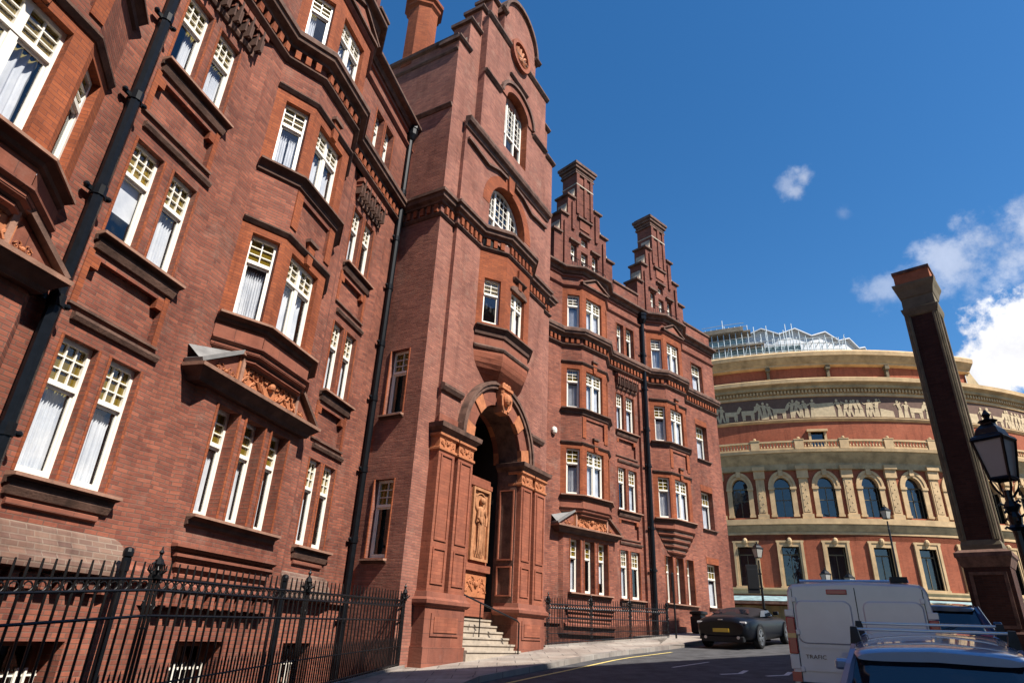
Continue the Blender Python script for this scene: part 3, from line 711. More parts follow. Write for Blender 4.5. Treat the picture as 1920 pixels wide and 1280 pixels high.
# --- left wing
cA, cB = 3.77, 10.2
WA = [(6.14, 6.72), (6.96, 7.53)]; WB = [(12.66, 13.16), (13.32, 13.86)]
path = [(-6, BN), *bayplan(-2.66 - 0.0)[0:0], *bayplan(cA), *bayplan(cB), (15.55, BN)]
for c in (cA, cB): bay(FL, c, 'pediment'); gbay(FL, c)
opsA = pairzone(FL, WA, 5.85, 7.95); opsB = pairzone(FL, WB, 12.3, 14.1)
BW = [(6.75, 7.66), (12.9, 14.0)]
ops = opsA + opsB + panelops(FL) + [(a, b, -2.1, -.3) for a, b in BW]
base = [(-6, BN), (5.8, BN), (5.98, 0), (7.95, 0), (8.22, BN), (12.15, BN), (12.38, 0), (14.08, 0), (14.34, BN), (15.55, BN)]
for a, b in zip(base, base[1:]):
    f2 = FL.sub(a, b); ln = sqrt((b[0] - a[0]) ** 2 + (b[1] - a[1]) ** 2)
    if a[1] == 0 and b[1] == 0: wall(RED, FL, a[0], b[0], -3.6, 11.55, [o for o in ops if a[0] < (o[0] + o[1]) / 2 < b[0]], 0, .15)
    elif a[1] == b[1]:
        cs = [c for c in (cA, cB) if a[0] < c < b[0]]
        oo = [(c - 1.3 - a[0], c + 1.3 - a[0], 5.0, 11.4, 0) for c in cs] + [(c - 1.25 - a[0], c + 1.3 - a[0], 1.55, 3.6, 0) for c in cs] + [(c - .6 - a[0], c + .62 - a[0], -2.1, -.28, .2) for c in cs]
        wall(RED, f2, 0, ln, -3.6, 11.55, oo, 0, .24)
    else: wall(RED, f2, 0, ln, -3.6, 11.55)
for fr, p0, p1, q0, q1 in PANEL:
    RED.face(fr.p(p0, -.1, q0), fr.p(p1, -.1, q0), fr.p(p1, -.1, q1), fr.p(p0, -.1, q1))
    for u in (p0, p1 - .14): RUB.box(fr, u, u + .14, -.098, .012, q1 - .16, q1 + .02)
    RUB.box(fr, p0 - .1, p0, .002, .02, q0 - .05, q1 + .1); RUB.box(fr, p1, p1 + .1, .002, .02, q0 - .05, q1 + .1)
    DST.box(fr, p0 - .12, p1 + .12, .003, .05, q0 - .09, q0 - .05)
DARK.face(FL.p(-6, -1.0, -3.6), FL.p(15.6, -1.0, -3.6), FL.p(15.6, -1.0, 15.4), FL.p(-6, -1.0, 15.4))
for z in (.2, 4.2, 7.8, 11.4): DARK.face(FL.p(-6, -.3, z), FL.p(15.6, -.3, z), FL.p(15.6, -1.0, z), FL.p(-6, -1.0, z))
corbels(FL, 6.15, 7.95, 10.75, 11.42, 5); corbels(FL, 12.5, 14.1, 10.75, 11.42, 5)
w3 = [(a + .02, b + .02, *F3) for a, b in WA + WB]
upper(FL, path, w3, BN)
for c in (cA, cB): gable(FL, c)
# sloping plinth under the pairs, ledge above the basement
for a, b in ((5.9, 8.1), (12.3, 14.2)):
    PLN.mould(FL, [(a, 0), (b, 0)], [(0, 1.06), (.04, 1.02), (.10, .88), (.13, .84), (.16, .72), (.2, .68), (.22, .62), (.22, .54), (0, .50)])
for a, b in ((-6, 2.1), (5.35, 5.9), (8.1, 8.7), (11.9, 12.3), (14.2, 15.55)): RED.mould(FL, [(a, BN), (b, BN)], [(0, .74), (.1, .66), (.1, .52), (0, .48)])
dents(RED, FL, [(5.9, 0), (8.1, 0)], 0, .30, .48, .13, .11, .12); dents(RED, FL, [(8.7, .24), (11.75, .24)], 0, .22, .4, .14, .12, .1)
# basement windows: brown frames and shortened white bars build in the lintel shade
for f2, a, b, n in ((FL, BW[0][0], BW[0][1], 0), (FL, BW[1][0], BW[1][1], 0), (FL, cB - .6, cB + .62, BN), (FL, cA - .6, cA + .62, BN)):
    o = window(f2, a, b, -2.1, -.3, n - .42, cols=3, rows=2, tr=.6, curt=0, upper='window glass', framem='brown stone')
    for u in (a, b): RED.face(f2.p(u, n - .1, -2.1), f2.p(u, n - .5, -2.1), f2.p(u, n - .5, -.3), f2.p(u, n - .1, -.3))
    RED.face(f2.p(a, n - .1, -.299), f2.p(b, n - .1, -.299), f2.p(b, n - .5, -.299), f2.p(a, n - .5, -.299))
    g = MB()
    for k in range(7): g.box(f2, a + (b - a) * (k + .5) / 7 - .016, a + (b - a) * (k + .5) / 7 + .016, n - .30, n - .27, -2.1, -.62)
    for z in (-.7, -1.2, -1.7): g.box(f2, a, b, n - .315, n - .301, z - .02, z + .02)
    g.build('window_bars', 'white paint', o)
pipe(FL, 5.68, .24, -3, 15.35, .088, (-.2, 2.04, 3.8, 5.58, 7.4, 9.16, 10.9, 12.7, 14.4), False)
pipe(FL, 14.86, .24, -3, 15.2, .085, (.26, 2.05, 3.8, 5.75, 7.38, 9.21, 10.9, 12.64))
for s, n in ((7.95, .33), (11.98, .36)):
    m = MB(); m.tube([FL.p(s, n, -3), FL.p(s, n, .78)], .052, 10); m.tube([FL.p(s, n, .62), FL.p(s, n, .80)], .064, 10); m.lathe(FL.p(s, n, .80), [(.05, 0), (.07, .02), (.074, .08), (.06, .13), (.02, .15)], 10); m.build('vent_pipe', 'rainwater iron', B)
# roof and rear
def roofslab(fr, s0, s1, n0, z0, n1, z1, th=.12):
    m = MB(); m.hexa([fr.p(s0, n0, z0), fr.p(s1, n0, z0), fr.p(s1, n1, z1), fr.p(s0, n1, z1), fr.p(s0, n0, z0 + th), fr.p(s1, n0, z0 + th), fr.p(s1, n1, z1 + th), fr.p(s0, n1, z1 + th)])
    return m.build('roof', 'slate', B)
roofslab(FL, -6, 15.4, -.3, 15.45, -3.6, 18.6); roofslab(FL, -6, 15.4, -7, 15.4, -3.61, 18.6)
m = MB(); m.box(FL, -6, 15.4, -7.1, -6.9, -3, 15.5); m.face(FL.p(-6, BN, -3), FL.p(-6, -7, -3), FL.p(-6, -7, 15.4), FL.p(-6, -3.6, 18.5), FL.p(-6, BN, 15.4)); m.build('wall', 'red brick', B)
def pieces(mb, fr, tol=.03):
    """group the faces of a collector into touching pieces, in the frame of the facade"""
    par = list(range(len(mb.v)))
    def find(i):
        while par[i] != i: par[i] = par[par[i]]; i = par[i]
        return i
    for f in mb.f:
        a = find(f[0])
        for i in f[1:]: par[find(i)] = a
    comp = {}
    for i, v in enumerate(mb.v):
        r = find(i); d = v - fr.o; q = (d.dot(fr.t), d.dot(fr.n), v.z)
        b = comp.get(r)
        if b is None: comp[r] = [list(q), list(q)]
        else:
            for k in range(3): b[0][k] = min(b[0][k], q[k]); b[1][k] = max(b[1][k], q[k])
    ks = list(comp); gp = {k: k for k in ks}
    def g(k):
        while gp[k] != k: k = gp[k]
        return k
    for i, a in enumerate(ks):
        for b in ks[i + 1:]:
            if all(comp[a][0][k] - tol <= comp[b][1][k] and comp[b][0][k] - tol <= comp[a][1][k] for k in range(3)):
                ra, rb = g(a), g(b)
                if ra != rb: gp[rb] = ra
    out = {}
    for f in mb.f:
        r = g(find(f[0])); o = out.setdefault(r, (MB(), {}))
        idx = []
        for i in f:
            if i not in o[1]: o[1][i] = len(o[0].v); o[0].v.append(mb.v[i])
            idx.append(o[1][i])
        o[0].f.append(tuple(idx))
    return [o[0] for o in out.values()]
def flush(fr):
    global RED, RUB, PLUM, TWR, DST, BST, RST, TER, TRD, WHT, DARK, LEAD, PST, RAIL, PLN, SHADOW
    for mb, nm, mt in ((RED, 'wall', 'red brick'), (RUB, 'brick_dressing', 'rubbed brick'), (PLUM, 'gable', 'plum brick'), (TWR, 'tower_wall', 'tower brick'), (DST, 'string_course', 'dark stone'),
                       (BST, 'sill', 'brown stone'), (RST, 'moulding', 'red stone'), (TER, 'carved_ornament', 'terracotta'), (TRD, 'pilaster', 'terracotta red'), (DARK, 'interior', 'room dark'), (LEAD, 'lead_flashing', 'grey lead'),
                       (PST, 'gable_scroll', 'pale stone'), (PLN, 'plinth', 'plinth brick'), (SHADOW, 'undercut_moulding', 'shadow stone'), (RAIL, 'balcony_rail', 'black iron')):
        if not mb.f: continue
        if nm in ('wall', 'interior', 'tower_wall'): mb.build(nm, mt, B); continue
        for pc in pieces(mb, fr): pc.build(nm, mt, B)
    RED, RUB, PLUM, TWR, DST, BST, RST, TER, TRD, WHT, DARK, LEAD, PST, RAIL, PLN, SHADOW = (MB() for _ in range(16))
flush(FL); PANEL.clear()
# --- right wing
c1, c2 = -3.2, 3.05
path = [(-8, BN), *bayplan(c1), *bayplan(c2), (7.8, BN)]
bay(FRt, c1, 'pediment'); gbay(FRt, c1); bay(FRt, c2, 'corbel')
WP = [(-.92, -.40), (-.2, .40)]
opsP = pairzone(FRt, WP, -1.2, .62)
base = [(-8, BN), (-1.3, BN), (-1.12, 0), (.70, 0), (.72, BN), (7.8, BN)]
ops = opsP + panelops(FRt)
sing = [(5.55, 6.62, z0, z1) for z0, z1 in ((1.66, 3.6), (5.22, 7.08), (8.7, 10.56))]
trip = [(2.13 + .83 * k, 2.70 + .83 * k, 1.66, 3.6) for k in range(3)]
for a, b in zip(base, base[1:]):
    f2 = FRt.sub(a, b); ln = sqrt((b[0] - a[0]) ** 2 + (b[1] - a[1]) ** 2)
    if a[1] == 0 and b[1] == 0: wall(RED, FRt, a[0], b[0], -2.8, 11.55, [o for o in ops if a[0] < (o[0] + o[1]) / 2 < b[0]], 0, .15)
    elif a[1] == b[1]:
        cs = [c for c in (c1, c2) if a[0] < c < b[0]]
        oo = [(c - 1.3 - a[0], c + 1.3 - a[0], 5.0, 11.4, 0) for c in cs]
        if c1 in cs: oo.append((c1 - 1.25 - a[0], c1 + 1.3 - a[0], 1.55, 3.6, 0))
        if c2 in cs:
            oo += [(x0 - a[0], x1 - a[0], z0, z1, .3) for x0, x1, z0, z1 in sing] + [(x0 - a[0], x1 - a[0], z0, z1, .3) for x0, x1, z0, z1 in trip]
        wall(RED, f2, 0, ln, -2.8, 11.55, oo, 0, .24)
    else: wall(RED, f2, 0, ln, -2.8, 11.55)
for x0, x1, z0, z1 in sing:
    window(FRt, x0, x1, z0, z1, BN - .27, double=False, cols=4, rows=2, tr=.66, curt=1); DST.mould(FRt, [(x0 - .08, BN), (x1 + .1, BN)], SILLP(z0 - .0, .12, .12))
    RUB.box(FRt, x0 - .02, x1 + .02, BN + .001, BN + .012, z1, z1 + .3)
for x0, x1, z0, z1 in trip:
    window(FRt, x0, x1, z0, z1, BN - .27, cols=2, rows=2, tr=.66)
    for q in (x0 - .025, x1 + .025): RUB.tube([FRt.p(q, BN + .004, z0), FRt.p(q, BN + .004, z1)], .024, 6)
BST.mould(FRt, [(2.0, BN), (4.5, BN)], SILLP(1.65, .13, .15))
for fr, p0, p1, q0, q1 in PANEL:
    RED.face(fr.p(p0, -.1, q0), fr.p(p1, -.1, q0), fr.p(p1, -.1, q1), fr.p(p0, -.1, q1))
    for u in (p0, p1 - .14): RUB.box(fr, u, u + .14, -.098, .012, q1 - .16, q1 + .02)
    DST.box(fr, p0 - .12, p1 + .12, .003, .05, q0 - .09, q0 - .05)
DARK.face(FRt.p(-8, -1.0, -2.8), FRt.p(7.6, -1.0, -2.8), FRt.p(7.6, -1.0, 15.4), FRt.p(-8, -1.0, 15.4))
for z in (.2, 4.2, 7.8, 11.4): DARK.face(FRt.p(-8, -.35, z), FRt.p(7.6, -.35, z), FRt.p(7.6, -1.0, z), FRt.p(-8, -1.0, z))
corbels(FRt, -.98, .56, 10.75, 11.45, 5)
upper(FRt, path, [(a, b, *F3) for a, b in WP] + [(5.55, 6.6, *F3)], BN)
for c in (c1, c2 + .05): gable(FRt, c)
RED.mould(FRt, [(-8, BN), (-4.75, BN)], [(0, .74), (.1, .66), (.1, .52), (0, .48)])
m = MB(); m.lathe(FRt.p(-5.2, BN + .06, 0), [(.02, 7.44), (.11, 7.5), (.13, 7.6), (.11, 7.7), (.02, 7.76)], 10); m.build('alarm_box', 'white paint', B)
# parapets between the gables
for a, b in ((-1.0, 1.0), (5.15, 7.8)):
    RED.box(FRt, a, b, -.3, BN - .03, 15.44, 16.34); DST.box(FRt, a - .03, b + .03, -.36, BN + .04, 16.34, 16.44)
pipe(FRt, 1.02, .27, -1.5, 15.1, .10, (1.2, 2.9, 4.64, 7.43, 9.16, 11.2, 13.0))
roofslab(FRt, -6, 7.6, -.3, 15.45, -3.6, 18.6); roofslab(FRt, -6, 7.6, -7, 15.4, -3.61, 18.6)
for k in range(2):
    m = MB(); m.box(FRt, -1.1, 1.0, -1.4 - .9 * k, -1.34 - .9 * k, 16.95 + .8 * k, 17.05 + .8 * k); m.build('roof_rail', 'white metal', B)
m = MB(); m.box(FRt, -7, 7.8, -7.1, -6.9, -2, 15.5)
m.face(FRt.p(7.8, BN, -2), FRt.p(7.8, -7, -2), FRt.p(7.8, -7, 15.4), FRt.p(7.8, -3.6, 18.5), FRt.p(7.8, BN, 15.4)); m.build('wall', 'red brick', B)
flush(FRt)

# --- entrance tower
def arcpts(c, z, r, a0, a1, k=20, rz=None): return [(c + r * cos(radians(a0 + (a1 - a0) * i / k)), z + (rz or r) * sin(radians(a0 + (a1 - a0) * i / k))) for i in range(k + 1)]
def archwall(mb, fr, u0, u1, z0, z1, c, half, zs, ztop, n, depth, rmb=None, k=18):
    """wall u0..u1,z0..z1 with an arched opening (segmental: rise ztop-zs over half width)"""
    rmb = rmb or mb
    wall(mb, fr, u0, u1, z0, z1, [(c - half, c + half, z0 - 1 if False else max(z0, archwall.sill), z1, 0)], n)
    pts = arcpts(c, zs, half, 180, 0, k, ztop - zs)
    for (a, za), (b, zb) in zip(pts, pts[1:]):
        mb.face(fr.p(a, n, za), fr.p(b, n, zb), fr.p(b, n, z1), fr.p(a, n, z1))
        rmb.face(fr.p(a, n, za), fr.p(b, n, zb), fr.p(b, n - depth, zb), fr.p(a, n - depth, za))
    s = max(z0, archwall.sill)
    for u in (c - half, c + half): rmb.face(fr.p(u, n, s), fr.p(u, n, zs), fr.p(u, n - depth, zs), fr.p(u, n - depth, s))
    if archwall.sill > z0: rmb.face(fr.p(c - half, n, s), fr.p(c + half, n, s), fr.p(c + half, n - depth, s), fr.p(c - half, n - depth, s))
F = FT; TN = .13; TCn = 3.72; TW = 7.44
# outer piers and their returns
for a, b in ((0, .72), (6.72, TW)):
    wall(TWR, F, a, b, -2.6, 19.1, (), 0)
for u in (.72, 6.72): TWR.face(F.p(u, 0, -2), F.p(u, TN, -2), F.p(u, TN, 15.9), F.p(u, 0, 15.9))
wall(TWR, F, .72, 6.72, 15.95, 19.1, [(2.5, 4.9, 15.95, 19.1, 0)], 0)
# centre, from the porch arch up to the third-floor ledge
archwall.sill = -2.6
archwall(TWR, F, .72, 6.72, -2.6, 7.6, 3.7, 1.42, 5.1, 6.5, TN, .7, DST)  # arch reveal in dark stone, its soffit shade put into the colour
oy0, oy1 = 2.1, 5.3
wall(TWR, F, .72, 6.72, 7.6, 12.45, [(oy0 + .15, oy1 - .15, 8.6, 12.3, 0)], TN)
archwall.sill = 12.62
archwall(TWR, F, .72, 6.72, 12.45, 15.95, 3.72, 1.27, 13.55, 14.9, TN, .35, RUB)
# oriel
opl = [(oy0, TN), (2.9, .70), (4.5, .70), (oy1, TN)]
for i, (a, b) in enumerate(zip(opl, opl[1:])):
    f2 = F.sub(a, b); ln = sqrt((b[0] - a[0]) ** 2 + (b[1] - a[1]) ** 2)
    if i == 1:
        o = [(.36, 1.26, 8.95, 10.42, .16)]; wall(RUB, f2, 0, ln, 8.7, 11.6, o); window(f2, .36, 1.26, 8.95, 10.42, -.13, double=True, cols=2, rows=3, tr=.66, curt=2)
    else:
        q = .22 if i == 0 else .2; o = [(q, q + .58, 8.9, 10.5, .16)]; wall(RUB, f2, 0, ln, 8.7, 11.6, o); window(f2, q, q + .58, 8.9, 10.5, -.13, cols=2, rows=3, tr=.66, curt=0)
f2 = F.sub(opl[1], opl[2])
DST.prism(f2, arcpts(.81, 10.42, .55, 180, 0, 10, .26)[::-1] + [(.26, 10.62), (.36, 10.78), (1.26, 10.78), (1.36, 10.62)][:0], .002, .06)
DST.mould(F, [(3.3, .70), (4.1, .70)], STRP(10.95, .12, .12))
RUB.box(f2, .70, .92, .003, .08, 10.6, 11.35)
DST.mould(F, opl, SILLP(8.76, .17, .3)); RST.mould(F, opl, [(-.3, 8.1), (.0, 8.1), (.0, 8.48), (-.3, 8.48)]); DST.mould(F, opl, [(0, 7.98), (.05, 8.0), (.08, 8.06), (.05, 8.12), (0, 8.14)])
# tapering terracotta corbel under the oriel
rows = []
for z, w, wf, nn in ((8.0, 1.0, 1.0, .57), (7.86, 1.0, 1.0, .57), (7.74, .985, .97, .555), (7.58, .95, .93, .51), (7.44, .88, .86, .44), (7.3, .76, .74, .33), (7.14, .6, .58, .2), (7.0, .46, .44, .09), (6.9, .36, .32, .02)):
    rows.append([F.p(3.7 - 1.6 * w, TN - .02, z), F.p(3.7 - .8 * wf, TN + nn + .02, z), F.p(3.7 + .8 * wf, TN + nn + .02, z), F.p(3.7 + 1.6 * w, TN - .02, z)])
TRD.grid(rows); TRD.face(*rows[-1])
# cornice round the tower at third-floor level
tp = [(0, -4.2), (0, 0), (.72, 0), (.72, TN), *opl, (6.72, TN), (6.72, 0), (TW, 0), (TW, -2)]
DST.mould(F, tp, [(.0, 11.94), (.08, 11.96), (.1, 12.02), (.2, 12.08), (.22, 12.2), (.28, 12.22), (.28, 12.32), (.2, 12.4), (0, 12.42)])
DST.mould(F, tp, STRP(11.62, .08, .12)); dents(RUB, F, shifted(tp, .01), 0, 11.65, 11.9, .13, .13, .09)
# third-floor ledge, apron
DST.mould(F, [(.62, TN), (6.82, TN)], [(0, 15.55), (.06, 15.58), (.1, 15.7), (.2, 15.76), (.24, 15.86), (.24, 15.94), (0, 16.0)])
for sg in (-1, 1):
    ap = [(TCn + sg * 2.9, 15.5), (TCn + sg * 2.9, 15.12), (TCn + sg * 1.6, 14.98), (TCn + sg * .9, 15.25), (TCn + sg * .3, 15.3), (TCn + sg * .3, 15.5)]
    for (a, za), (b, zb) in zip(ap[1:-1], ap[2:]):
        DST.prism(F, [(a, za), (b, zb), (b, zb + .09), (a, za + .09)], TN + .002, TN + .12)
RUB.prism(F, [(TCn - .16, 14.85), (TCn + .16, 14.85), (TCn + .22, 15.5), (TCn - .22, 15.5)], TN + .003, TN + .1)
# orange arch ring of the lower arched window
for r0, mb, d in ((1.28, RUB, .012), ):
    A = arcpts(3.72, 13.55, 1.28, 180, 0, 18, 1.36); A2 = arcpts(3.72, 13.55, 1.72, 180, 0, 18, 1.75)
    for k in range(18): mb.prism(F, [A[k], A[k + 1], A2[k + 1], A2[k]], TN + .001, TN + d)
archwin = []
def arched_window(fr, c, half, z0, zs, ztop, n, mull, cols, rowsz):
    f = MB(); A = arcpts(c, zs, half, 180, 0, 16, ztop - zs); I = arcpts(c, zs, half - .08, 180, 0, 16, ztop - zs - .08)
    for k in range(16): f.prism(fr, [A[k], A[k + 1], I[k + 1], I[k]], n - .05, n + .015)
    f.box(fr, c - half, c - half + .08, n - .05, n + .015, z0, zs); f.box(fr, c + half - .08, c + half, n - .05, n + .015, z0, zs); f.box(fr, c - half + .08, c + half - .08, n - .05, n + .015, z0, z0 + .1)
    def top(u): return zs + (ztop - zs - .08) * sqrt(max(0, 1 - ((u - c) / (half - .08)) ** 2))
    for m in mull: f.box(fr, c + m - .045, c + m + .045, n - .045, n + .02, z0 + .1, top(c + m) + .02)
    for z in rowsz: f.box(fr, c - half + .08, c + half - .08, n - .04, n + .03, z - .035, z + .035)
    kk = cols
    for k in range(1, kk):
        u = c - half + 2 * half * k / kk; f.box(fr, u - .012, u + .012, n - .03, n + .0, rowsz[0] + .035, top(u))
    z = rowsz[0] + .3
    while z < ztop - .15:
        hw = (half - .08) * sqrt(max(0, 1 - (max(0, z - zs) / (ztop - zs - .08)) ** 2)); f.box(fr, c - hw, c + hw, n - .028, n - .003, z - .011, z + .011); z += .27
    o = f.build('window', 'white paint', B)
    g = MB(); g.face(*([fr.p(c - half + .05, n - .034, z0 + .08), fr.p(c + half - .05, n - .034, z0 + .08)] + [fr.p(u, n - .034, z) for u, z in reversed(I)])); g.build('pane', 'window glass', o)
    return o
arched_window(F, 3.72, 1.26, 12.62, 13.55, 14.88, TN - .3, (-.5, .5), 9, (13.45,))
archwall.sill = 16.5
# upper stage: projecting centre with the tall arched window
CN = .28
archwall(TWR, F, 1.3, 6.14, 15.95, 21.7, 3.72, .86, 18.85, 19.5, CN, .4, RUB)
for u in (1.3, 6.14): TWR.face(F.p(u, 0, 15.95), F.p(u, CN, 15.95), F.p(u, CN, 21.7), F.p(u, 0, 21.7))
arched_window(F, 3.72, .86, 16.5, 18.85, 19.48, CN - .3, (-.3, .3), 7, (17.6,))
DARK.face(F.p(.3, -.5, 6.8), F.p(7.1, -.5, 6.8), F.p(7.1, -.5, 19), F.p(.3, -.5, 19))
A = arcpts(3.72, 18.85, .87, 180, 0, 16, .66); A2 = arcpts(3.72, 18.85, 1.2, 180, 0, 16, .98); A3 = arcpts(3.72, 18.85, 1.33, 180, 0, 16, 1.1)
for k in range(16):
    RST.prism(F, [A[k], A[k + 1], A2[k + 1], A2[k]], CN + .001, CN + .05); DST.prism(F, [A2[k], A2[k + 1], A3[k + 1], A3[k]], CN + .001, CN + .13)
for a, b in ((1.25, 2.42), (5.02, 6.2)): DST.mould(F, [(a, CN), (b, CN)], STRP(18.8, .13, .16))
for a, b, z in ((3.0, 4.44, 20.3),): DST.mould(F, [(a, CN), (b, CN)], STRP(z, .1, .12))
# stepped and round-headed gable
GP = [(0, 19.1), (.55, 19.1), (.55, 20.6), (1.2, 20.6), (1.2, 22.05), (1.85, 22.05), (1.85, 23.4), (2.3, 23.4)]
G = TWR
steps = [(.55, 19.1, 20.6), (1.2, 20.6, 22.05), (1.85, 22.05, 23.4)]
for u, z0, z1 in steps: G.box(F, u, TW - u, -.75, .0, z0, z1 - .001)
G.box(F, 2.42, TW - 2.5, -.75, .0, 23.4, 23.7)
for u, z in ((0, 19.1), (.55, 20.6), (1.2, 22.05), (1.85, 23.4)):
    for s in (0, 1):
        a = u - .12 if not s else TW - u - .68; DST.mould(F, [(a, .0), (a + .8, .0)], [(-.82, z - .02), (0, z - .02), (.07, z + .0), (.13, z + .07), (.13, z + .13), (-.82, z + .13)])
        q = u + .56 if not s else TW - u - .56
for u, z in ((.55, 19.23), (1.2, 20.73), (1.85, 22.18)):
    for s in (-1, 1):
        e = TCn + s * (TCn - u)
        q = [(e, z)] + [(e + s * .34 * (1 - sin(k * pi / 10)), z + .62 * (1 - cos(k * pi / 10))) for k in range(6)]
        PST.prism(F, q if s > 0 else q[::-1], -.65, -.1)
hd = [(2.38, 21.7), (4.98, 21.7)] + [(4.98, 23.0)] + arcpts(3.68, 23.0, 1.3, 0, 180, 18, 1.48) + [(2.38, 23.0)]
TWR.prism(F, hd, -.6, CN)
O = arcpts(3.68, 23.0, 1.3, 0, 180, 18, 1.48); O2 = arcpts(3.68, 23.0, 1.43, 0, 180, 18, 1.64)
for k in range(18): DST.prism(F, [O[k], O[k + 1], O2[k + 1], O2[k]], -.66, CN + .14)
DST.mould(F, [(1.2, CN), (6.24, CN)], [(0, 21.55), (.05, 21.58), (.13, 21.68), (.13, 21.76), (0, 21.8)])
for s in (-1, 1): DST.mould(F, [(TCn + s * 1.45 - .22, CN), (TCn + s * 1.45 + .22, CN)], STRP(23.1, .14, .16))
# shell roundel
R_ = arcpts(3.62, 21.75, .72, 0, 360, 24); R2 = arcpts(3.62, 21.75, .56, 0, 360, 24)
for k in range(24): TRD.prism(F, [R_[k], R_[k + 1], R2[k + 1], R2[k]], CN, CN + .17)
for k in range(9):
    a = radians(-10 + 200 * k / 8); TER.tube([F.p(3.62, CN + .08, 21.5), F.p(3.62 + .5 * cos(a), CN + .06, 21.62 + .5 * sin(a))], .035, 6, .09)
TER.ball(F.p(3.62, CN + .08, 21.48), .16, 8, 6)
# returns: left side of the tower with two slim windows
S_ = F.sub((0, -5.2), (0, 0))
wl = [(5.2 - 1.18, 5.2 - .56, 1.62, 3.55), (5.2 - 1.2, 5.2 - .57, 5.3, 7.2)]
wall(TWR, S_, 0, 5.2, -3.6, 19.2, wl, 0, .2)
for a, b, c, d in wl:
    window(S_, a, b, c, d, -.17, cols=2, rows=3, tr=.66, curt=0); BST.mould(S_, [(a - .1, 0), (b + .06, 0)], SILLP(c - .02, .12, .09))
    for q in (a - .02, b + .02): RUB.tube([S_.p(q, .004, c), S_.p(q, .004, d)], .024, 6)
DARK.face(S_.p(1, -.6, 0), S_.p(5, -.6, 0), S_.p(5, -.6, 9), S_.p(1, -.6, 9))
DST.mould(S_, [(0, 0), (5.2, 0)], STRP(16.1, .10, .16)); DST.mould(S_, [(0, 0), (5.2, 0)], [(-.4, 19.15), (0, 19.15), (.10, 19.2), (.12, 19.32), (-.4, 19.42)]); DST.mould(S_, [(0, 0), (5.2, 0)], STRP(18.7, .07, .12))
E_ = F.sub((TW, 0), (TW, -5.2)); wall(TWR, E_, 0, 5.2, -2, 19.2)
DST.mould(E_, [(0, 0), (5.2, 0)], [(-.4, 19.15), (0, 19.15), (.10, 19.2), (.12, 19.32), (-.4, 19.42)])
m = MB(); m.box(F, 0.02, TW - .02, -5.2, -5.1, -2, 19.2); m.build('wall', 'tower brick', B)
roofslab(F, .2, TCn, -5.1, 19.1, -5.0, 19.2)
m = MB(); m.face(F.p(.2, -.7, 19.1), F.p(.2, -5, 19.1), F.p(TCn, -5, 22.6), F.p(TCn, -.7, 22.6)); m.face(F.p(TW - .2, -.7, 19.1), F.p(TW - .2, -5, 19.1), F.p(TCn, -5, 22.6), F.p(TCn, -.7, 22.6)); m.face(F.p(.2, -5, 19.1), F.p(TW - .2, -5, 19.1), F.p(TCn, -5, 22.6)); m.build('roof', 'slate', B)
m = MB(); cc = F.p(.55, -2.4, 0)
m.lathe(cc, [(.62, 19.0), (.62, 19.35), (.6, 19.55), (.6, 22.2), (.7, 22.32), (.7, 22.45), (.8, 22.55), (.8, 22.7), (.7, 22.8), (.4, 22.85)], 8, radians(22.5) - radians(aT)); m.build('chimney', 'rubbed brick', B)
# porch: pedestals, paired pilasters, imposts, archivolt
for a, b in ((.60, 2.3), (5.12, 6.84)):
    P0 = .34
    m = MB(); m.box(F, a, b, TN - 1.0, P0, -1.4, .66)
    m.build('pedestal', 'red stone', B)
    RST.box(F, a - .03, b + .03, TN - .9, P0 + .05, -1.4, -.28)
    RST.mould(F, [(a, -.5), (a, P0), (b, P0), (b, -.5)], [(0, .58), (.05, .6), (.1, .66), (.1, .74), (.03, .8), (.0, .92), (-.05, .93)])
    for u0, u1 in ((a + .25, b - .25),): RST.box(F, u0, u1, P0 + .001, P0 + .03, -.05, .45); TRD.box(F, u0 + .1, u1 - .1, P0 + .031, P0 + .05, .03, .37)
    for u0, u1 in ((a + .03, a + .76), (b - .76, b - .03)):
        n1 = P0 - .04
        TRD.box(F, u0, u1, TN - .9, n1, .92, 4.42)
        for z0, z1 in ((1.1, 1.95), (2.12, 4.3)):
            for q0, q1 in ((u0 + .1, u0 + .14), (u1 - .14, u1 - .1)): TRD.box(F, q0, q1, n1 + .001, n1 + .03, z0, z1)
            for q0, q1 in ((z0, z0 + .04), (z1 - .04, z1)): TRD.box(F, u0 + .141, u1 - .141, n1 + .001, n1 + .03, q0, q1)
        TER.mould(F, [(u0, TN - .3), (u0, n1), (u1, n1), (u1, TN - .3)], [(0, 4.36), (.04, 4.4), (.04, 4.46), (.0, 4.48), (.0, 4.72), (.06, 4.78), (.06, 4.84), (0, 4.86)])
        relief(TER, F, u0 + .08, u1 - .08, 4.49, 4.71, n1, 4, 1)
    TRD.box(F, a + .76, b - .76, TN - .9, P0 - .2, .92, 4.86)
    DST.mould(F, [(a, -.6), (a, P0), (b, P0), (b, -.6)], [(-.9, 4.85), (0, 4.85), (.03, 4.9), (.12, 4.98), (.14, 5.1), (.02, 5.14), (-.9, 5.14)])
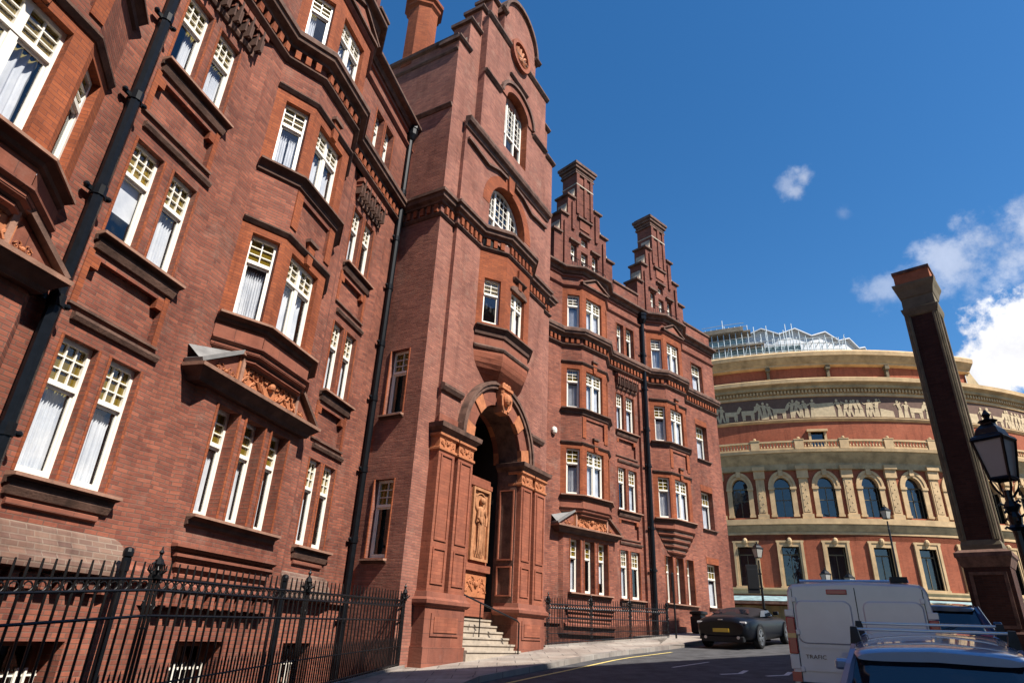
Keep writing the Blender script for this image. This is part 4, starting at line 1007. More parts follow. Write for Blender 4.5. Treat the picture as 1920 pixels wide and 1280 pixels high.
# inner faces of the right pier: sunk panels seen through the arch
I_ = F.sub((5.12, .3), (5.12, -.66))
for z0, z1 in ((1.1, 1.95), (2.12, 4.25)):
    for a, b, c, d in ((.22, .26, z0, z1), (.7, .74, z0, z1), (.261, .699, z0, z0 + .04), (.261, .699, z1 - .04, z1)): TRD.box(I_, a, b, -.06, .03, c, d)
V = [arcpts(3.7, 5.12, r, 180, 0, 24) for r in (1.42, 1.92, 2.04, 2.14)]
for k in range(24):
    vous = k in (0, 1, 5, 6, 11, 12, 17, 18, 22, 23)
    (TER if vous else RST).prism(F, [V[0][k], V[0][k + 1], V[1][k + 1], V[1][k]], TN - .9, TN + (.15 if vous else .11))
    DST.prism(F, [V[1][k], V[1][k + 1], V[2][k + 1], V[2][k]], TN, TN + .2); DST.prism(F, [V[2][k], V[2][k + 1], V[3][k + 1], V[3][k]], TN, TN + .25)
for a, b in ((.66, 1.66), (5.8, 6.78)): DST.mould(F, [(a, TN), (b, TN)], [(0, 6.08), (.08, 6.1), (.14, 6.2), (.14, 6.28), (0, 6.34)])
RST.box(F, .68, 1.6, TN, TN + .04, 5.14, 5.42); RST.box(F, 5.84, 6.76, TN, TN + .04, 5.14, 5.42)
# carved keystone
TER.prism(F, [(3.5, 6.3), (3.9, 6.3), (4.0, 7.05), (3.4, 7.05)], TN, TN + .3); TER.box(F, 3.36, 4.04, TN, TN + .36, 7.05, 7.14)
TER.ball(F.p(3.7, TN + .32, 6.72), .17, 10, 8, 1, 1, 1.25); TER.ball(F.p(3.7, TN + .46, 6.68), .05, 6, 5)
for s in (-1, 1): TER.tube([F.p(3.7 + s * .2, TN + .3, 6.98), F.p(3.7 + s * .3, TN + .32, 6.8), F.p(3.7 + s * .24, TN + .32, 6.5), F.p(3.7 + s * .12, TN + .3, 6.36)], .05, 6)
for s in (-1, 0, 1): TER.ball(F.p(3.7 + s * .16, TN + .26, 7.2), .1, 8, 5)
# porch interior: side walls, screen with figure panel, ceiling
PB = -.70
TRD.face(F.p(2.28, .3, -1), F.p(2.28, -3.5, -1), F.p(2.28, -3.5, 4.9), F.p(2.28, .3, 4.9)); DARK.face(F.p(2.28, .1, 4.9), F.p(2.28, -3.5, 4.9), F.p(2.28, -3.5, 6.6), F.p(2.28, .1, 6.6)); DARK.face(F.p(5.15, -.2, 4.9), F.p(5.15, -3.5, 4.9), F.p(5.15, -3.5, 6.6), F.p(5.15, -.2, 6.6)); DARK.face(F.p(5.14, -.6, -1), F.p(5.14, -3.5, -1), F.p(5.14, -3.5, 4.9), F.p(5.14, -.6, 4.9))  # near-black faces above the imposts paint in the shade of the porch
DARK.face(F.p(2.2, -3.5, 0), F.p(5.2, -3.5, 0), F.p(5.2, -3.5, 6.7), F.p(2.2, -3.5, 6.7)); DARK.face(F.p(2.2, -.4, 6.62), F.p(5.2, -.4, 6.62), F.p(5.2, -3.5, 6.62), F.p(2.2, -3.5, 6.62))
m = MB(); m.box(F, 3.7, 4.9, PB - .35, PB, .5, 4.5); m.box(F, 3.62, 4.98, PB - .4, PB + .1, 1.72, 1.92); m.box(F, 3.66, 4.94, PB - .38, PB + .06, 4.2, 4.34)
scr = m.build('figure_screen', 'terracotta red', B)
m = MB()
for a, b, c, d in ((3.84, 3.92, 2.02, 4.16), (4.74, 4.82, 2.02, 4.16), (3.921, 4.739, 2.02, 2.1), (3.921, 4.739, 4.08, 4.16)): m.box(F, a, b, PB, PB + .09, c, d)
m.box(F, 3.921, 4.739, PB + .001, PB + .012, 2.1, 4.08)
cx = 4.33
bodyrow = []
for z, w, d in ((2.12, .22, .05), (2.3, .25, .10), (2.6, .20, .12), (2.9, .17, .13), (3.15, .15, .13), (3.3, .13, .12), (3.45, .17, .13), (3.56, .14, .11), (3.62, .06, .08), (3.68, .06, .08)):
    bodyrow.append([F.p(cx + w * cos(q * pi / 10) * (1) , PB + .01 + d * sin(q * pi / 10) * (1 + .18 * sin(q * 2.4 + z * 3)), z) for q in range(11)])
m.grid(bodyrow); m.ball(F.p(cx, PB + .1, 3.78), .1, 10, 8, 1, 1, 1.2)
m.tube([F.p(cx - .15, PB + .09, 3.5), F.p(cx - .22, PB + .12, 3.25), F.p(cx - .05, PB + .15, 3.1)], .05, 7, .035); m.tube([F.p(cx + .15, PB + .09, 3.5), F.p(cx + .24, PB + .12, 3.3), F.p(cx + .2, PB + .14, 3.05)], .05, 7, .035)
for k in range(6): m.tube([F.p(cx - .16 + .065 * k, PB + .11, 3.1), F.p(cx - .2 + .085 * k, PB + .12, 2.2)], .018, 5)
A = arcpts(cx, 3.72, .3, 0, 360, 20)
for k in range(20): m.tube([F.p(*[A[k][0], PB + .03, A[k][1]]), F.p(A[k + 1][0], PB + .03, A[k + 1][1])], .025, 5)
m.build('figure_panel', 'pale terracotta' if 'pale terracotta' in MATS else 'terracotta', scr)
m = MB(); m.box(F, 3.72, 4.88, PB + .001, PB + .03, 1.02, 1.62); relief(m, F, 3.8, 4.8, 1.15, 1.58, PB + .03, 6, 3); m.build('carved_crest', 'terracotta', scr)
# steps and landing
for k in range(6):
    m = MB(); z1 = gz(*fxy(F, 3.7, .5)) + .12 + .155 * (k + 1); n1 = .46 - .2 * k
    m.box(F, 2.3 - (.0 if k > 1 else .0), 5.12, -3.4 if k == 5 else n1 - .6, n1, z1 - .4, z1); m.box(F, 2.3, 5.12, n1 + .001, n1 + .03, z1 - .045, z1)
    m.build('step', 'pale stone', B)
zt = gz(*fxy(F, 3.7, .5)) + .12 + .155 * 6
# handrails
for pts in ([(2.36, -.4, zt + .95), (2.36, -.4, zt + .0)],): pass
def rail(pts, name):
    m = MB(); P = [F.p(*p) for p in pts]; m.tube(P, .025, 6)
    return m.build(name, 'black iron', B)
hr = MB()
hr.tube([F.p(2.5, -.5, 1.2), F.p(4.7, .55, .44), F.p(4.78, .58, .38), F.p(4.78, .58, -.62)], .024, 6); hr.tube([F.p(3.5, .06, .84), F.p(3.5, .06, -.1)], .02, 6); hr.tube([F.p(2.5, -.5, 1.2), F.p(2.5, -.5, .2)], .02, 6)
hr.build('handrail', 'black iron', B)
flush(FT)

# ------------------------------------------------------------------ round concert hall
HC = (37.08, 89.52); HR = 34.0
def hp(phi, r, z):
    a = radians(phi); return Vector((HC[0] + r * sin(a), HC[1] - r * cos(a), z))
H = root('concert_hall', 'round red brick concert hall with buff terracotta bands, arched windows and a figure frieze', 'building', (HC[0], HC[1], 2.0))
P0, P1, ST = -66.0, 44.0, 1.0
def ring(mb, prof, p0=P0, p1=P1, st=ST, cap=True):
    k = int(round((p1 - p0) / st)); mb.grid([[hp(p0 + (p1 - p0) * i / k, r, z) for r, z in prof] for i in range(k + 1)])
    if cap: mb.face(*[hp(p0, r, z) for r, z in prof]); mb.face(*[hp(p1, r, z) for r, z in reversed(prof)])
def hbox(mb, a, b, r0, r1, z0, z1):
    mb.hexa([hp(a, r0, z0), hp(b, r0, z0), hp(b, r1, z0), hp(a, r1, z0), hp(a, r0, z1), hp(b, r0, z1), hp(b, r1, z1), hp(a, r1, z1)])
PER = 6.17
WC = [-26.55 + PER * k for k in range(-6, 12)]
def hwall(mb, z0, z1, ops, r, depth, rmb):
    us = sorted({P0, P1, *[round(P0 + i, 3) for i in range(int(P1 - P0))], *[v for o in ops for v in o[:2]]}); zs = sorted({z0, z1, *[v for o in ops for v in o[2:4]]})
    for a, b in zip(us, us[1:]):
        if b - a < 1e-6: continue
        for c, d in zip(zs, zs[1:]):
            m = ((a + b) / 2, (c + d) / 2)
            if any(o[0] < m[0] < o[1] and o[2] < m[1] < o[3] for o in ops): continue
            mb.face(hp(a, r, c), hp(b, r, c), hp(b, r, d), hp(a, r, d))
    for a, b, c, d, arch in ops:
        for u in (a, b): rmb.face(hp(u, r, c), hp(u, r - depth, c), hp(u, r - depth, d), hp(u, r, d))
        rmb.face(hp(a, r, c), hp(b, r, c), hp(b, r - depth, c), hp(a, r - depth, c))
        if not arch: rmb.face(hp(a, r, d), hp(b, r, d), hp(b, r - depth, d), hp(a, r - depth, d))
hb, bt, so, fg = MB(), MB(), MB(), MB()
AW, AZ0, AZS, AZT = 1.2, 10.78, 13.42, 14.34
hwall(hb, 8.98 - .2, 15.1, [(c - AW, c + AW, AZ0, 14.36, True) for c in WC], HR, .45, bt)
hwall(hb, -1, 9.3, [(c - AW, c + AW, 5.0, 8.24, False) for c in WC], HR, .45, bt)
hwall(hb, 16.4, 19.9, [(c - .95, c + .95, 16.5, 18.5, False) for c in WC[0::4]], HR, .3, bt)
ring(hb, [(33.1, 23.6), (33.1, 25.6)], P0, 13.5)
hb.build('wall', 'hall brick', H)
for c in WC:
    # spandrel, arch surround, glazing
    A = [(c + AW * cos(radians(180 - 10 * k)), AZS + (AZT - AZS) * sin(radians(180 - 10 * k))) for k in range(19)]
    m = MB()
    for (a, za), (b, zb) in zip(A, A[1:]):
        m.face(hp(a, HR, za), hp(b, HR, zb), hp(b, HR, 14.36), hp(a, HR, 14.36)); m.face(hp(a, HR, za), hp(b, HR, zb), hp(b, HR - .45, zb), hp(a, HR - .45, za))
    A2 = [(c + 1.95 * cos(radians(180 - 10 * k)), AZS + 1.48 * sin(radians(180 - 10 * k))) for k in range(19)]
    A3 = [(c + 1.6 * cos(radians(180 - 10 * k)), AZS + 1.22 * sin(radians(180 - 10 * k))) for k in range(19)]
    for k in range(18):
        for Q, R_, d in ((A, A3, .10), (A3, A2, .17)):
            p = [Q[k], Q[k + 1], R_[k + 1], R_[k]]
            m.hexa([hp(u, HR, z) for u, z in p] + [hp(u, HR + d, z) for u, z in p])
    for s in (-1, 1):
        a, b = sorted((c + s * AW, c + s * 1.9)); hbox(m, a, b, HR, HR + .14, AZ0, AZS - .2); hbox(m, a - .1, b + .1, HR, HR + .22, AZS - .2, AZS + .02); hbox(m, a - .08, b + .08, HR, HR + .2, AZ0, AZ0 + .2)
    hbox(m, c - .32, c + .32, HR, HR + .26, AZT + .1, 14.98)
    m.build('window_surround', 'buff terracotta', H)
    f = MB(); r = HR - .42
    for a, b, z0, z1 in ((c - AW, c - AW + .1, AZ0, AZS), (c + AW - .1, c + AW, AZ0, AZS), (c - .05, c + .05, AZ0, AZS), (c - AW, c + AW, AZS - .06, AZS + .06), (c - AW, c + AW, AZ0, AZ0 + .1), (c - AW, c + AW, 12.3, 12.36)): hbox(f, a, b, r, r + .07, z0, z1)
    o = f.build('window', 'sooty buff', H); g = MB(); g.face(*[hp(u, r + .02, z) for u, z in [(c - AW, AZ0), (c + AW, AZ0)] + A[::-1]]); g.build('pane', 'hall glass', o)
    # rectangular window of the floor below, with eared architrave and mask keystone
    m = MB()
    for s in (-1, 1):
        a, b = sorted((c + s * AW, c + s * 1.72)); hbox(m, a, b, HR, HR + .13, 4.98, 8.24); a, b = sorted((c + s * 1.45, c + s * 1.8)); hbox(m, a, b, HR + .002, HR + .2, 4.98, 8.74)
    hbox(m, c - 1.44, c + 1.44, HR, HR + .13, 8.24, 8.6); hbox(m, c - 1.9, c + 1.9, HR, HR + .2, 8.6, 8.76); hbox(m, c - 1.9, c + 1.9, HR, HR + .24, 4.84, 4.98)
    m.ball(hp(c, HR + .22, 8.72), .22, 8, 6, 1, 1, 1.3); hbox(m, c - .3, c + .3, HR + .13, HR + .22, 8.25, 8.55)
    m.build('window_surround', 'buff terracotta', H)
    f = MB()
    for a, b, z0, z1 in ((c - AW, c - AW + .1, 5, 8.24), (c + AW - .1, c + AW, 5, 8.24), (c - .04, c + .04, 5, 7.6), (c - AW, c + AW, 7.56, 7.66), (c - AW, c + AW, 5, 5.1)): hbox(f, a, b, r, r + .07, z0, z1)
    o = f.build('window', 'sooty buff', H); g = MB(); g.face(*[hp(u, r + .02, z) for u, z in ((c - AW, 5), (c + AW, 5), (c + AW, 8.24), (c - AW, 8.24))]); g.build('pane', 'hall glass', o)
    if random.random() < .6:
        bl = MB(); q = random.uniform(.1, .9); bl.face(*[hp(u, r - .1, z) for u, z in ((c - AW, 5), (c + q, 5), (c + q, 5.75), (c - AW, 5.75))]); bl.build('blind', 'lantern pane', o)
    # pilaster with carved panel between the arches
    m = MB(); d = c + PER / 2
    hbox(m, d - .62, d + .62, HR, HR + .22, 10.75, 14.5); hbox(m, d - .8, d + .8, HR, HR + .32, 10.62, 11.0); hbox(m, d - .8, d + .8, HR, HR + .34, 14.2, 14.95); hbox(m, d - .42, d + .42, HR + .22, HR + .25, 11.2, 14.0)
    for k in range(9):
        z = 11.4 + k * .3; m.ball(hp(d + .2 * (-1) ** k, HR + .25, z), .055, 6, 4)
    hbox(m, d - .9, d + .9, HR, HR + .5, 14.95, 15.3)
    m.build('pilaster', 'buff terracotta', H)
rooms = MB(); ring(rooms, [(HR - .6, -1), (HR - .6, 19.8)]); rooms.build('interior', 'room dark', H)
for c in WC[0::4]:
    m = MB()
    for s in (-1, 1):
        a, b = sorted((c + s * .95, c + s * 1.3)); hbox(m, a, b, HR, HR + .14, 16.5, 18.5)
    hbox(m, c - 1.5, c + 1.5, HR, HR + .3, 18.5, 18.72); m.build('window_surround', 'buff terracotta', H)
    g = MB(); g.face(*[hp(u, HR - .25, z) for u, z in ((c - .95, 16.5), (c + .95, 16.5), (c + .95, 18.5), (c - .95, 18.5))]); g.build('window', 'hall glass', H)
# string courses and cornices
def band(prof, mat, name, p0=P0, p1=P1):
    m = MB(); ring(m, prof, p0, p1); return m.build(name, mat, H)
band([(HR, 4.3), (HR + .18, 4.34), (HR + .18, 4.62), (HR + .3, 4.72), (HR + .3, 4.84), (HR, 4.86)], 'buff terracotta', 'string_course')
band([(HR, 9.28), (HR + .06, 9.3), (HR + .06, 9.46), (HR, 9.5)], 'buff terracotta', 'string_course')
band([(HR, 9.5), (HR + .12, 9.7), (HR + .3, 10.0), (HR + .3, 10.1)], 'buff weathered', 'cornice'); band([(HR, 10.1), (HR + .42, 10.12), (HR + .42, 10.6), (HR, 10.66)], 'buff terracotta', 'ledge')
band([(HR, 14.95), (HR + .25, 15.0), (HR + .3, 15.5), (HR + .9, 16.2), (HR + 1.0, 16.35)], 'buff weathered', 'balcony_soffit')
band([(HR, 16.35), (HR + 1.15, 16.36), (HR + 1.2, 16.62), (HR, 16.66)], 'buff terracotta', 'balcony_ledge')
for c in WC:
    d = c + PER / 2
    m = MB(); hbox(m, d - .62, d + .62, HR + .8, HR + 1.16, 16.64, 17.5); hbox(m, d - .7, d + .7, HR + .75, HR + 1.2, 17.5, 17.58); m.ball(hp(d, HR + .98, 17.68), .15, 8, 5); m.build('balcony_pedestal', 'buff terracotta', H)
    m = MB(); a, b = d + .62, d + PER - .62
    hbox(m, a, (a + b) / 2, HR + .85, HR + 1.1, 16.64, 16.8); hbox(m, (a + b) / 2, b, HR + .85, HR + 1.1, 16.64, 16.8); hbox(m, a, (a + b) / 2, HR + .84, HR + 1.12, 17.3, 17.46); hbox(m, (a + b) / 2, b, HR + .84, HR + 1.12, 17.3, 17.46)
    for k in range(11):
        m.lathe(hp(a + (b - a) * (k + .5) / 11, HR + .97, 0), [(.06, 16.8), (.1, 16.93), (.045, 17.1), (.09, 17.24), (.06, 17.3)], 6)
    m.build('balustrade', 'buff terracotta', H)
band([(HR, 19.5), (HR + .1, 19.55), (HR + .22, 19.72), (HR + .22, 19.8), (HR + .03, 19.86)], 'buff terracotta', 'string_course')
fz = band([(HR + .02, 19.86), (HR + .02, 21.95)], 'frieze ground', 'figure_frieze')
band([(HR + .02, 21.95), (HR + .14, 21.98), (HR + .14, 22.2), (HR + .05, 22.25), (HR + .05, 22.62)], 'buff terracotta', 'string_course')
m = MB(); rows = []
for k in range(int((P1 - P0) / .52)):
    u = P0 + k * .52
    for v, r in ((u, HR + .08), (u, HR + .3), (u + .26, HR + .3), (u + .26, HR + .08)): rows.append([hp(v, HR + .04, 22.6), hp(v, r, 22.6), hp(v, r, 22.32), hp(v, HR + .04, 22.32)])
m.grid(rows); m.build('dentil_course', 'buff terracotta', H)
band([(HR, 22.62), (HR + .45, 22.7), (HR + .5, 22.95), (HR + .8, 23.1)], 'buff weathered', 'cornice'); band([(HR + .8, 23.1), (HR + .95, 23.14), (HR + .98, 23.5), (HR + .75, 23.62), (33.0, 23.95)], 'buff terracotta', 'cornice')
band([(33.05, 23.9), (33.35, 23.92), (33.35, 24.2), (33.05, 24.24)], 'buff terracotta', 'attic_string', P0, 13.9)
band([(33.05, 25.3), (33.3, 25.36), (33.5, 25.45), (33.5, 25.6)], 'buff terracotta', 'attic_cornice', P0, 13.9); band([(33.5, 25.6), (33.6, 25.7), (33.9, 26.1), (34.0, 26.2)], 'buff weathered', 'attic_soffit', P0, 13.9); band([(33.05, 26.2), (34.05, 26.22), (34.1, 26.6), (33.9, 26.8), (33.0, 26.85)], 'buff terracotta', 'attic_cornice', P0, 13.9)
for k in range(-4, 4):
    ph = -10.68 + 9.4 * k
    if ph < 13: m = MB(); hbox(m, ph - .22, ph + .22, 33.1, 33.45, 24.2, 25.35); hbox(m, ph - .35, ph + .35, 33.1, 33.6, 25.0, 25.35); m.build('attic_bracket', 'sooty buff', H)
# figures of the frieze: plain generic people, animals, plinths
fg = MB(); rnd = random.Random(11)
def figpoly(ph, pts, d=.05):
    v = [(ph + math.degrees(u / HR), z) for u, z in pts]; k = len(v); i = len(fg.v)
    fg.v += [hp(u, HR + .022, z) for u, z in v] + [hp(u, HR + d, z) for u, z in v]
    fg.f.append(tuple(i + k + j for j in range(k)))
    for j in range(k): l = (j + 1) % k; fg.f.append((i + j, i + l, i + k + l, i + k + j))
ph = P0 + 1
while ph < P1 - 1:
    z0 = 19.93; t = rnd.random()
    if t < .80:
        h = rnd.uniform(1.5, 1.8); ln = rnd.uniform(-.18, .18); sp = rnd.uniform(.08, .3); w = rnd.uniform(.15, .22)
        hip = z0 + h * .5; sh = z0 + h * .83
        if rnd.random() < .4: figpoly(ph, [(-.24, z0), (.24, z0), (.14, hip + .1), (-.12, hip + .1)])
        else:
            for s in (-1, 1): figpoly(ph, [(s * sp - .06 + ln * .2, z0), (s * sp + .1 + ln * .2, z0), (s * .04 + .1, hip), (s * .04 - .1, hip)])
        figpoly(ph, [(-.13, hip - .05), (.13, hip - .05), (w + ln, sh), (-w + ln, sh)], .07)
        figpoly(ph, [(ln * 1.2 + .12 * cos(q), sh + .17 + .15 * sin(q)) for q in [j * pi / 4 for j in range(8)]], .08)
        for s in (-1, 1):
            e = (s * (w + rnd.uniform(.02, .28)) + ln, sh - rnd.uniform(-.1, .4)); f = (e[0] + s * rnd.uniform(-.25, .2), e[1] + rnd.uniform(-.4, .3))
            figpoly(ph, [(s * w * .7 + ln, sh), (s * w * .9 + ln, sh - .12), (e[0], e[1] - .06), (e[0], e[1] + .06)], .06); figpoly(ph, [(e[0], e[1] + .06), (e[0], e[1] - .06), (f[0], f[1] - .04), (f[0], f[1] + .05)], .06)
        ph += rnd.uniform(.62, .95)
    elif t < .90:
        w = rnd.uniform(.6, 1.3); figpoly(ph + .6, [(-w, z0), (w, z0), (w * .92, z0 + rnd.uniform(.5, 1.7)), (-w * .92, z0 + rnd.uniform(.6, 1.5))]); ph += 2.1 + w * .9
    else:
        for q in (-.5, -.36, .3, .46): figpoly(ph + .8, [(q - .05, z0), (q + .06, z0), (q + .1, z0 + .6), (q - .1, z0 + .6)])
        figpoly(ph + .8, [(-.62, z0 + .55), (.5, z0 + .5), (.62, z0 + .95), (-.6, z0 + 1.0)], .07); figpoly(ph + .8, [(.45, z0 + .8), (.7, z0 + .75), (1.0, z0 + 1.25), (.8, z0 + 1.5), (.6, z0 + 1.2)], .07); ph += 2.6
fg.build('frieze_figures', 'frieze figure', fz)
# roof: gabled white skylights ringing the low dome
m = MB(); ring(m, [(33.9, 26.8), (31.2, 26.9), (24, 27.4)], P0, 13.5); m.build('roof', 'grey lead', H)
m = MB(); ring(m, [(33.1, 23.9), (20, 24.0)], 13.5, P1); m.build('roof', 'grey lead', H)
m = MB(); m.face(hp(13.5, 33.1, 23.9), hp(13.5, 33.1, 26.8), hp(13.5, 24, 27.4), hp(13.5, 24, 23.9)); m.face(hp(13.2, 33.3, 26.5), hp(13.2, 33.3, 23.9), hp(16.3, 33.3, 23.9)); m.build('attic_end', 'buff weathered', H)
RC = (30.1, 74.1); RR = 13.5; RZ = 31.2
def rp(a, r, z):
    a = radians(a); return Vector((RC[0] + r * sin(a), RC[1] - r * cos(a), z))
for k in range(-6, 7):
    c = 14.4 * k; w = 7.15; m = MB()
    zp, ze = RZ, RZ - .7
    for r0, r1 in ((RR + .35, RR - 3.5),):
        m.hexa([rp(c - w, r0, ze - .12), rp(c, r0, zp - .12), rp(c, r1, zp + .3), rp(c - w, r1, ze + .3), rp(c - w, r0, ze), rp(c, r0, zp), rp(c, r1, zp + .42), rp(c - w, r1, ze + .42)])
        m.hexa([rp(c, r0, zp - .12), rp(c + w, r0, ze - .12), rp(c + w, r1, ze + .3), rp(c, r1, zp + .3), rp(c, r0, zp), rp(c + w, r0, ze), rp(c + w, r1, ze + .42), rp(c, r1, zp + .42)])
    m.face(rp(c - w, RR, ze - .1), rp(c, RR, zp - .1), rp(c + w, RR, ze - .1)); m.face(rp(c - w, RR, 26), rp(c + w, RR, 26), rp(c + w, RR, ze - .1), rp(c - w, RR, ze - .1))
    m.build('roof_gable', 'white metal', H)
m = MB(); m.grid([[rp(a, r, z) for a in range(0, 360, 10)] for r, z in ((RR - 2, RZ - 1.2), (RR - 5, RZ - .2), (5, RZ + .1), (.1, RZ + .2))], True); m.build('dome', 'grey lead', H)
# glazed canopy and buff ground floor behind the parked cars
m = MB()
for k in range(int((P1 - P0) / .9)):
    a = P0 + k * .9; hbox(m, a, a + .14, HR + .4, HR + 2.4, 3.52, 3.62)
ring(m, [(HR + 2.4, 3.4), (HR + 2.5, 3.4), (HR + 2.5, 3.62), (HR + 2.4, 3.62)]); m.build('canopy_frame', 'dark stone', H)
band([(HR + .05, 4.2), (HR + 2.4, 3.66)], 'scaffold sheet', 'canopy_glass')
m = MB(); ring(m, [(HR, -.5), (HR + .1, -.5), (HR + .1, 3.4), (HR, 3.4)]); m.build('ground_storey', 'buff terracotta', H)
for c in WC:
    m = MB(); hbox(m, c - 1.1, c + 1.1, HR + .08, HR + .13, .4, 3.1); m.build('door', 'dark stone', H)
    for s in (-1, 1): m = MB(); hbox(m, c + s * 2 - .5, c + s * 2 + .5, HR + .08, HR + .25, .4, 3.4); m.build('ground_pilaster', 'buff weathered', H)
# scaffolding on the hall roof
S = root('scaffolding', 'grey tube scaffold with boards and sheeting standing on the round hall roof edge', 'scaffolding', tuple(hp(-20, 32.4, 26.9)))
rnd = random.Random(5)
up, bd, sh = MB(), MB(), MB()
for k in range(26):
    ph = -33 + k * 1.05; top = 29.4 if ph > -22 else 30.6
    if rnd.random() < .25: top += .9
    if ph > -14: top = 28.6
    for r in (31.6, 33.0): up.tube([hp(ph, r, 26.75), hp(ph, r, top)], .045, 5)
    up.tube([hp(ph, 31.6, 28.2), hp(ph, 33.0, 28.2)], .04, 5)
    if k % 3 == 0: up.tube([hp(ph, 33.0, 26.8), hp(ph + 1.05, 33.0, 28.9)], .035, 5)
def hoop(mb, r, z, a, b, rr=.04):
    mb.tube([hp(a + (b - a) * i / 16, r, z) for i in range(17)], rr, 5)
for z, b in ((27.3, -7), (28.0, -7), (28.55, -8), (29.2, -21), (29.9, -22), (30.5, -22.5)): hoop(up, 33.0, z, -33, b)
hoop(up, 31.6, 31.6, -31, -23, .03)
up.build('tubes', 'scaffold tube', S)
for a, b, z in ((-33, -20, 28.25), (-33, -22, 29.85)): ring(bd, [(31.6, z), (33.1, z), (33.1, z + .16), (31.6, z + .16)], a, b)
ring(bd, [(31.5, 29.95), (33.2, 29.95), (33.2, 30.45), (31.5, 30.45)], -30, -23.2); bd.build('boards', 'timber board', S)
ring(sh, [(32.7, 27.0), (32.7, 28.0)], -33, -14); ring(sh, [(32.9, 28.5), (32.9, 29.2)], -33, -23); sh.build('debris_sheet', 'scaffold sheet', S)

# ------------------------------------------------------------------ tall brick pier on the far corner
PF = Fr((15.55, 22.08), 132.8); PW = 1.03
pg = gz(16.3, 22.1) + .1
PR = root('brick_pier', 'tall square chimney-like brick pier with terracotta edges and flared cap, right of the round hall', 'pier', (16.3, 22.1, pg))
m = MB(); m.box(PF, 0, PW, -PW, 0, 3.3, 12.35); m.build('shaft', 'sooty brick', PR)
m = MB()
for u0, u1 in ((-.03, .15), (PW - .15, PW + .03)):
    for n0, n1 in ((-.14, .03), (-PW - .03, -PW + .14)):
        m.box(PF, u0, u1, n0, n1, 3.6, 12.3)
        for q, d in ((.045, .02), (.11, .035)):
            uu = u0 + (q if u0 < .3 else .18 - q); m.tube([PF.p(uu, .03 if n1 > 0 else -PW - .03, 3.62), PF.p(uu, .03 if n1 > 0 else -PW - .03, 12.28)], d, 6)
            m.tube([PF.p(u1 if u0 > .3 else u0, n0 + q + .0, 3.62), PF.p(u1 if u0 > .3 else u0, n0 + q, 12.28)], d, 6)
m.build('corner_moulding', 'sooty buff', PR)
def sq(prof, mat, name):
    m = MB(); loop = [(0, -PW), (0, 0), (PW, 0), (PW, -PW)]
    rows = []
    for o, z in prof: rows.append([PF.p(-o, -PW - o, z), PF.p(-o, o, z), PF.p(PW + o, o, z), PF.p(PW + o, -PW - o, z)])
    m.grid(rows, True); m.face(*rows[0]); m.face(*reversed(rows[-1])); return m.build(name, mat, PR)
sq([(.0, 3.3), (.06, 3.3), (.06, 3.45), (.02, 3.6), (.0, 3.62)], 'sooty buff', 'shaft_base')
sq([(.14, 2.75), (.16, 2.8), (.25, 3.05), (.28, 3.06), (.28, 3.2), (.12, 3.3)], 'dark stone', 'plinth_cap')
sq([(.3, pg - .4), (.3, pg + .35), (.14, pg + .42), (.12, pg + .5), (.12, 2.76)], 'sooty brick', 'plinth')
m = MB()
for u0, u1, z0, z1 in ((.0, .1, .9, 2.6), (PW - .1, PW, .9, 2.6), (.101, PW - .101, .9, 1.0), (.101, PW - .101, 2.5, 2.6)): m.box(PF, u0, u1, .121, .16, z0, z1)
m.build('plinth_panel', 'dark stone', PR)
sq([(.0, 12.1), (.05, 12.14), (.1, 12.3), (.12, 12.42), (.04, 12.46), (.03, 12.9), (.06, 12.94), (.12, 13.2), (.21, 13.42), (.22, 13.5), (.1, 13.56)], 'sooty buff', 'capital')
sq([(.1, 13.55), (.1, 14.0)], 'orange brick', 'cap_block'); sq([(.14, 14.0), (.14, 14.12), (.05, 14.16)], 'dark stone', 'cap_slab')

